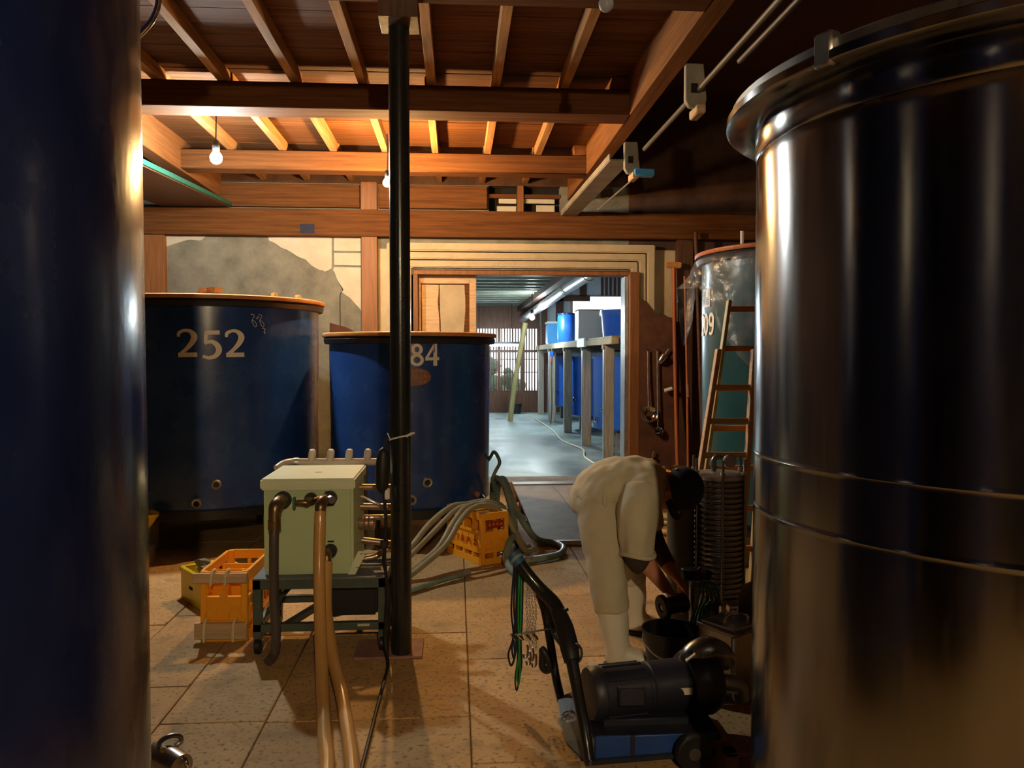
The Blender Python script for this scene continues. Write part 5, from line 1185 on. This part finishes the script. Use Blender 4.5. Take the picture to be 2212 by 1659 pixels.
def scoop(x, z, lb, tilt, s):
    T = thing('scoop', lb, 'scoop', (x, YW - .13, z), 0)
    M = Matrix.Translation((x, YW - .14, z)) @ Matrix.Rotation(tilt, 4, 'Y')
    obj('scoop_bowl', MB().lathe([(1e-4, -.07 * s), (.022 * s, -.06 * s), (.034 * s, -.02 * s), (.036 * s, .03 * s), (.030 * s, .03 * s), (.018 * s, -.05 * s), (1e-4, -.058 * s)], 20, M=M), 'chrome', T, world=True)
    obj('scoop_grip', MB().tube([M @ V(0, 0, .03 * s), M @ V(0, 0, .10 * s)], .008 * s, n=8), 'galv', T, world=True)
scoop(2.25, 1.485, 'shiny tilted metal scoop high on the clay wall', R(35), 1.15)
scoop(2.135, .40, 'small dull scoop hung low on the clay wall', R(20), .7)
solo('white_peg', MB().cyl((2.27, YW - .16, 1.125), (2.35, YW - .16, 1.15), .022, n=12).cyl((2.31, YW - .16, 1.137), (2.31, YW - .10, 1.137), .01, n=8), 'white_plastic', 'short white peg on the wall beside the orange paddle pole', 'peg', (2.31, YW - .12, 1.13))
T = thing('mixing_paddle', 'orange wooden mixing paddle with a cross grip leaning on the wall', 'paddle', (2.39, YW - .18, 0))
obj('pole', MB().tube([(2.41, YW - .22, 0.0), (2.385, YW - .16, 1.3), (2.365, YW - .14, 2.48)], .021, n=12, k=3), 'red_wood', T, world=True)
obj('cross_grip', MB().box(2.285, 2.45, YW - .165, YW - .115, 2.46, 2.525), 'rim_wood', T, world=True, bevel=.01, seg=2)
T = thing('wooden_pole', 'thin orange wooden pole leaning beside the mixing paddle', 'pole', (2.49, YW - .2, 0))
obj('pole', MB().tube([(2.50, YW - .30, 0.0), (2.495, YW - .24, 1.2), (2.485, YW - .15, 2.37)], .014, n=10, k=3), 'red_wood', T, world=True)
obj('ferrule', MB().cyl((2.4975, YW - .27, 1.20 - .14), (2.496, YW - .245, 1.20), .019, n=10), 'rust_plate', T, world=True)
solo('dark_pole', MB().tube([(2.66, YW - .36, 0.0), (2.63, YW - .28, 1.2), (2.60, YW - .16, 2.85)], .022, n=10, k=3), 'dark_wood', 'dark pole standing nearest the teal tank', 'pole', (2.66, YW - .36, 0))
def ladder(name, label, a0, a1, b0, b1, n, m, f0=.08, f1=.95, rw=.030, fill=None):
    T = thing(name, label, 'ladder', a0, 0, 'wooden ladders')
    a0, a1, b0, b1 = V(a0), V(a1), V(b0), V(b1)
    for p, q in ((a0, a1), (b0, b1)): obj('rail', MB().bar(p, q, rw, .05, (0, 1, 0)), m, T, world=True, bevel=.003)
    for k in range(n):
        t = f0 + (f1 - f0) * k / (n - 1); obj('rung', MB().bar(a0.lerp(a1, t), b0.lerp(b1, t), .026, .036), 'rim_wood' if m == 'bamboo' else m, T, world=True, bevel=.003)
ladder('step_ladder', 'wooden ladder with orange rungs leaning before tank 209', (1.375, 4.86, 0.0), (1.655, 5.02, 1.545), (1.745, 4.86, 0.0), (1.885, 5.02, 1.545), 6, 'pale_wood', .16, .845)
ladder('step_ladder', 'taller dark ladder leaning against the side of tank 209', (1.46, 4.98, 0.0), (1.755, 5.12, 1.86), (1.86, 4.98, 0.0), (2.02, 5.12, 1.86), 7, 'bamboo', .15, .97, .022)

# ------------------------------------------------------------------ rails under the ceiling
T = thing('overhead_rail', 'grey pipe rail hung from brackets along the long beam', 'rail', (1.42, 5.0, 3.05))
obj('rail_pipe', MB().tube([(1.415, 6.05, 3.055), (1.41, 4.7, 3.045), (1.40, 2.0, 3.05), (1.40, -1.0, 3.05)], .017, n=12), 'drum_grey', T, world=True)
obj('second_pipe', MB().cyl((1.52, 4.3, 3.08), (1.52, 0.0, 3.08), .016, n=10), 'drum_grey', T, world=True)
for y in (6.42, 4.70, 2.9, 1.0):
    b_ = obj('hanger_bracket', MB().prism([(1.335, 3.20), (1.335, 2.99), (1.36, 2.95), (1.45, 2.95), (1.46, 3.0), (1.44, 3.20)], .05, 'y', y - .025), 'grey_board', T, world=True, bevel=.006)
    obj('bracket_slot', MB().box(1.365, 1.405, y - .028, y - .022, 3.03, 3.085), 'black_gap', b_, world=True)
    obj('bracket_foot', MB().boxm((.055, .16, .055), Matrix.Translation((1.42, y + .03, 2.935))), 'pale_wood', b_, world=True, bevel=.008)
obj('end_block', MB().boxm((.16, .08, .055), Matrix.Translation((1.49, 6.40, 2.955)) @ Matrix.Rotation(R(0), 4, 'Z')), 'sky_blue', T, world=True, bevel=.006)
obj('stay_rod', MB().cyl((1.43, 6.45, 2.93), (1.38, 7.9, 2.93), .007, n=8), 'galv', T, world=True)
T = thing('cable_tray', 'flat grey tray running below the long beam to the back wall', 'tray', (1.28, 7.6, 3.0))
obj('tray_pan', MB().bar((1.31, 6.42, 3.06), (1.22, YW - .12, 3.02), .17, .014), 'grey_board', T, world=True)
obj('tray_lip', MB().bar((1.225, 6.42, 3.085), (1.135, YW - .12, 3.045), .012, .05), 'grey_board', T, world=True)
obj('tray_lip', MB().bar((1.395, 6.42, 3.085), (1.305, YW - .12, 3.045), .012, .05), 'grey_board', T, world=True)
T = thing('side_shelf', 'dark overhead shelf board with a green painted edge at upper left', 'shelf', (-2.45, 7.5, 2.95))
obj('shelf_board', MB().bar((-2.76, 5.6, 2.935), (-2.72, YW - .05, 3.09), .70, .03), 'dark_wood', T, world=True)
obj('green_edge', MB().bar((-2.40, 5.6, 2.950), (-2.36, YW - .05, 3.105), .02, .042), 'green_edge', T, world=True, bevel=.003)
for y in (6.0, 8.5): obj('shelf_hanger', MB().box(-2.56, -2.53, y - .02, y + .02, 2.95 + .048 * (y - 5.6), 3.19), 'steel_dark', T, world=True)

# ------------------------------------------------------------------ storage platform and tanks in the hall
T = thing('storage_platform', 'timber storage platform on square posts along the hall', 'platform', (2.6, 14.5, FH))
for y in (10.62, 12.45, 14.55, 17.0, 19.2):
    obj('post', MB().box(1.955, 2.085, y - .06, y + .06, FH, 1.63), 'grey_wood', T, world=True, bevel=.006)
    obj('post_edge', MB().box(1.945, 1.956, y - .05, y + .05, FH, 1.63), 'galv', T, world=True)
    obj('post', MB().box(3.50, 3.62, y - .06, y + .06, FH, 1.63), 'grey_wood', T, world=True, bevel=.006)
    obj('cross_joist', MB().box(1.93, 3.65, y - .05, y + .05, 1.59, 1.66), 'grey_wood', T, world=True, bevel=.004)
obj('edge_beam', MB().box(1.93, 2.03, 10.0, 19.6, 1.655, 1.735), 'plaster_cream', T, world=True, bevel=.005)
obj('edge_beam', MB().box(3.52, 3.62, 10.0, 19.6, 1.655, 1.735), 'grey_wood', T, world=True, bevel=.005)
for k in range(16):
    obj('deck_board', MB().box(1.94, 3.62, 10.0 + .6 * k + .005, 10.6 + .6 * k - .005, 1.735, 1.76), 'grey_wood', T, world=True)
obj('end_cap', MB().box(1.895, 1.93, 11.95, 12.65, 1.64, 1.775), 'white_plastic', T, world=True, bevel=.004)
for k, (y, lb) in enumerate(((12.05, 'blue tank under the platform nearest the doorway'), (14.85, 'second blue tank under the hall platform'), (17.7, 'furthest blue tank under the hall platform'))):
    T = vat('hall_tank', lb, (2.74, y), .68, .44, 1.50, 'bright_blue', R(-110), rim=False, feet=False, group='blue tanks under the platform')
    obj('tank_rim', MB().lathe([(.67, 1.46), (.70, 1.46), (.70, 1.5), (.67, 1.5)], 64, closed=True), 'bright_blue', T)
    for q in range(4):
        a = R(45 + 90 * q); obj('leg', MB().box(.5 * math.cos(a) - .05, .5 * math.cos(a) + .05, .5 * math.sin(a) - .05, .5 * math.sin(a) + .05, FH, .42), 'concrete', T)
    bung(T, .665, R(-165), .56, 'chrome'); bung(T, .665, R(-150), .72, 'chrome')
    T.location.z = 0
# things on the platform
T = thing('square_bin', 'light blue square bin with a white lid on the platform', 'bin', (2.06, 17.35, 1.76))
obj('bin_body', MB().box(1.95, 2.25, 17.2, 17.6, 1.76, 2.20), 'sky_blue', T, world=True, bevel=.02, seg=2)
obj('bin_lid', MB().box(1.935, 2.265, 17.185, 17.615, 2.20, 2.245), 'white_plastic', T, world=True, bevel=.01)
T = thing('blue_drum', 'dark blue drum beside the light blue bin on the platform', 'drum', (2.17, 15.6, 1.76))
obj('drum_body', MB().lathe([(.19, 0), (.20, .02), (.215, .25), (.21, .50), (.19, .56), (.12, .58)], 32), 'bright_blue', T)
obj('drum_lid', MB().lathe([(.20, .54), (.215, .545), (.215, .57), (1e-4, .59)], 32), 'navy_paint', T)
T = thing('grey_panel_box', 'pale grey square box between the blue drums on the platform', 'box', (2.38, 13.55, 1.76))
obj('box_body', MB().box(2.02, 2.43, 13.3, 13.7, 1.76, 2.26), 'tin_white', T, world=True, bevel=.01)
obj('box_lid', MB().box(2.01, 2.44, 13.29, 13.71, 2.26, 2.28), 'plaster', T, world=True, bevel=.005)
T = thing('blue_tub', 'big blue tub with a torn plastic cover on the platform', 'tub', (2.62, 11.9, 1.76))
obj('tub_body', MB().lathe([(.42, 0), (.44, .02), (.47, .38), (.485, .40), (.485, .42), (.45, .42), (.42, .03), (1e-4, .025)], 48), 'bright_blue', T)
obj('tub_cover', MB().lathe([(1e-4, .62), (.10, .58), (.28, .50), (.46, .425), (.50, .40), (.50, .34)], 24), 'poly_sheet', T)
# long insulated duct, pole, hose, pendant tool
T = thing('ceiling_duct', 'silver insulated duct running under the hall ceiling', 'duct', (1.66, 14, 2.45))
obj('duct_tube', MB().tube([(1.80, YW + .35, 2.60), (1.72, 12.0, 2.56), (1.66, 15.0, 2.48), (1.62, YE - .1, 2.42)], .085, n=20, k=4), 'galv', T, world=True)
for y in (10.5, 12.5, 14.5, 16.5, 18.5): obj('duct_strap', MB().tube([(1.74 - .013 * (y - 10) + .09 * math.cos(a), y, 2.585 - .018 * (y - 10) + .09 * math.sin(a)) for a in [2 * math.pi * i / 20 for i in range(20)]], .008, n=6, closed=True), 'chrome', T, world=True)
solo('bamboo_pole', MB().tube([(1.15, 17.2, FH), (1.26, 17.0, 1.1), (1.44, 16.8, 2.20)], .055, n=12, k=4), 'bamboo', 'yellowish pole leaning across the hall before the lattice window', 'pole', (1.15, 17.2, FH))
solo('floor_cable', MB().tube([(1.72, 18.5, FH + .012), (1.78, 15.0, FH + .012), (1.72, 13.0, FH + .012), (1.86, 11.8, FH + .012), (1.74, 10.8, FH + .012), (1.80, 9.6, FH + .012)], .014, n=8, k=6), 'cream_hose', 'pale cable lying along the hall floor beside the platform posts', 'cable', (1.72, 18.5, FH))
T = thing('spray_gun', 'small blue spray gun hanging on a hose from the platform edge', 'spray gun', (1.90, 16.0, 1.655))
obj('hose_drop', MB().tube([(1.90, 16.0, 1.655), (1.895, 16.0, 1.0), (1.90, 16.0, .45), (1.88, 16.05, FH + .02)], .012, n=8, k=4), 'drum_grey', T, world=True)
obj('gun_head', MB().box(1.85, 1.93, 15.95, 16.03, 1.50, 1.60), 'bright_blue', T, world=True, bevel=.01)
obj('gun_nozzle', MB().cyl((1.88, 15.98, 1.50), (1.875, 15.98, 1.36), .028, .02, n=12), 'rust_plate', T, world=True)
solo('hung_bucket', MB().lathe([(.10, 0), (.13, .24), (.137, .245), (.125, .24), (.097, .012), (1e-4, .012)], 24, c=(1.45, 19.45, FH)), 'bucket_black', 'small dark bucket on the hall floor by the wainscot', 'bucket', (1.45, 19.45, FH))
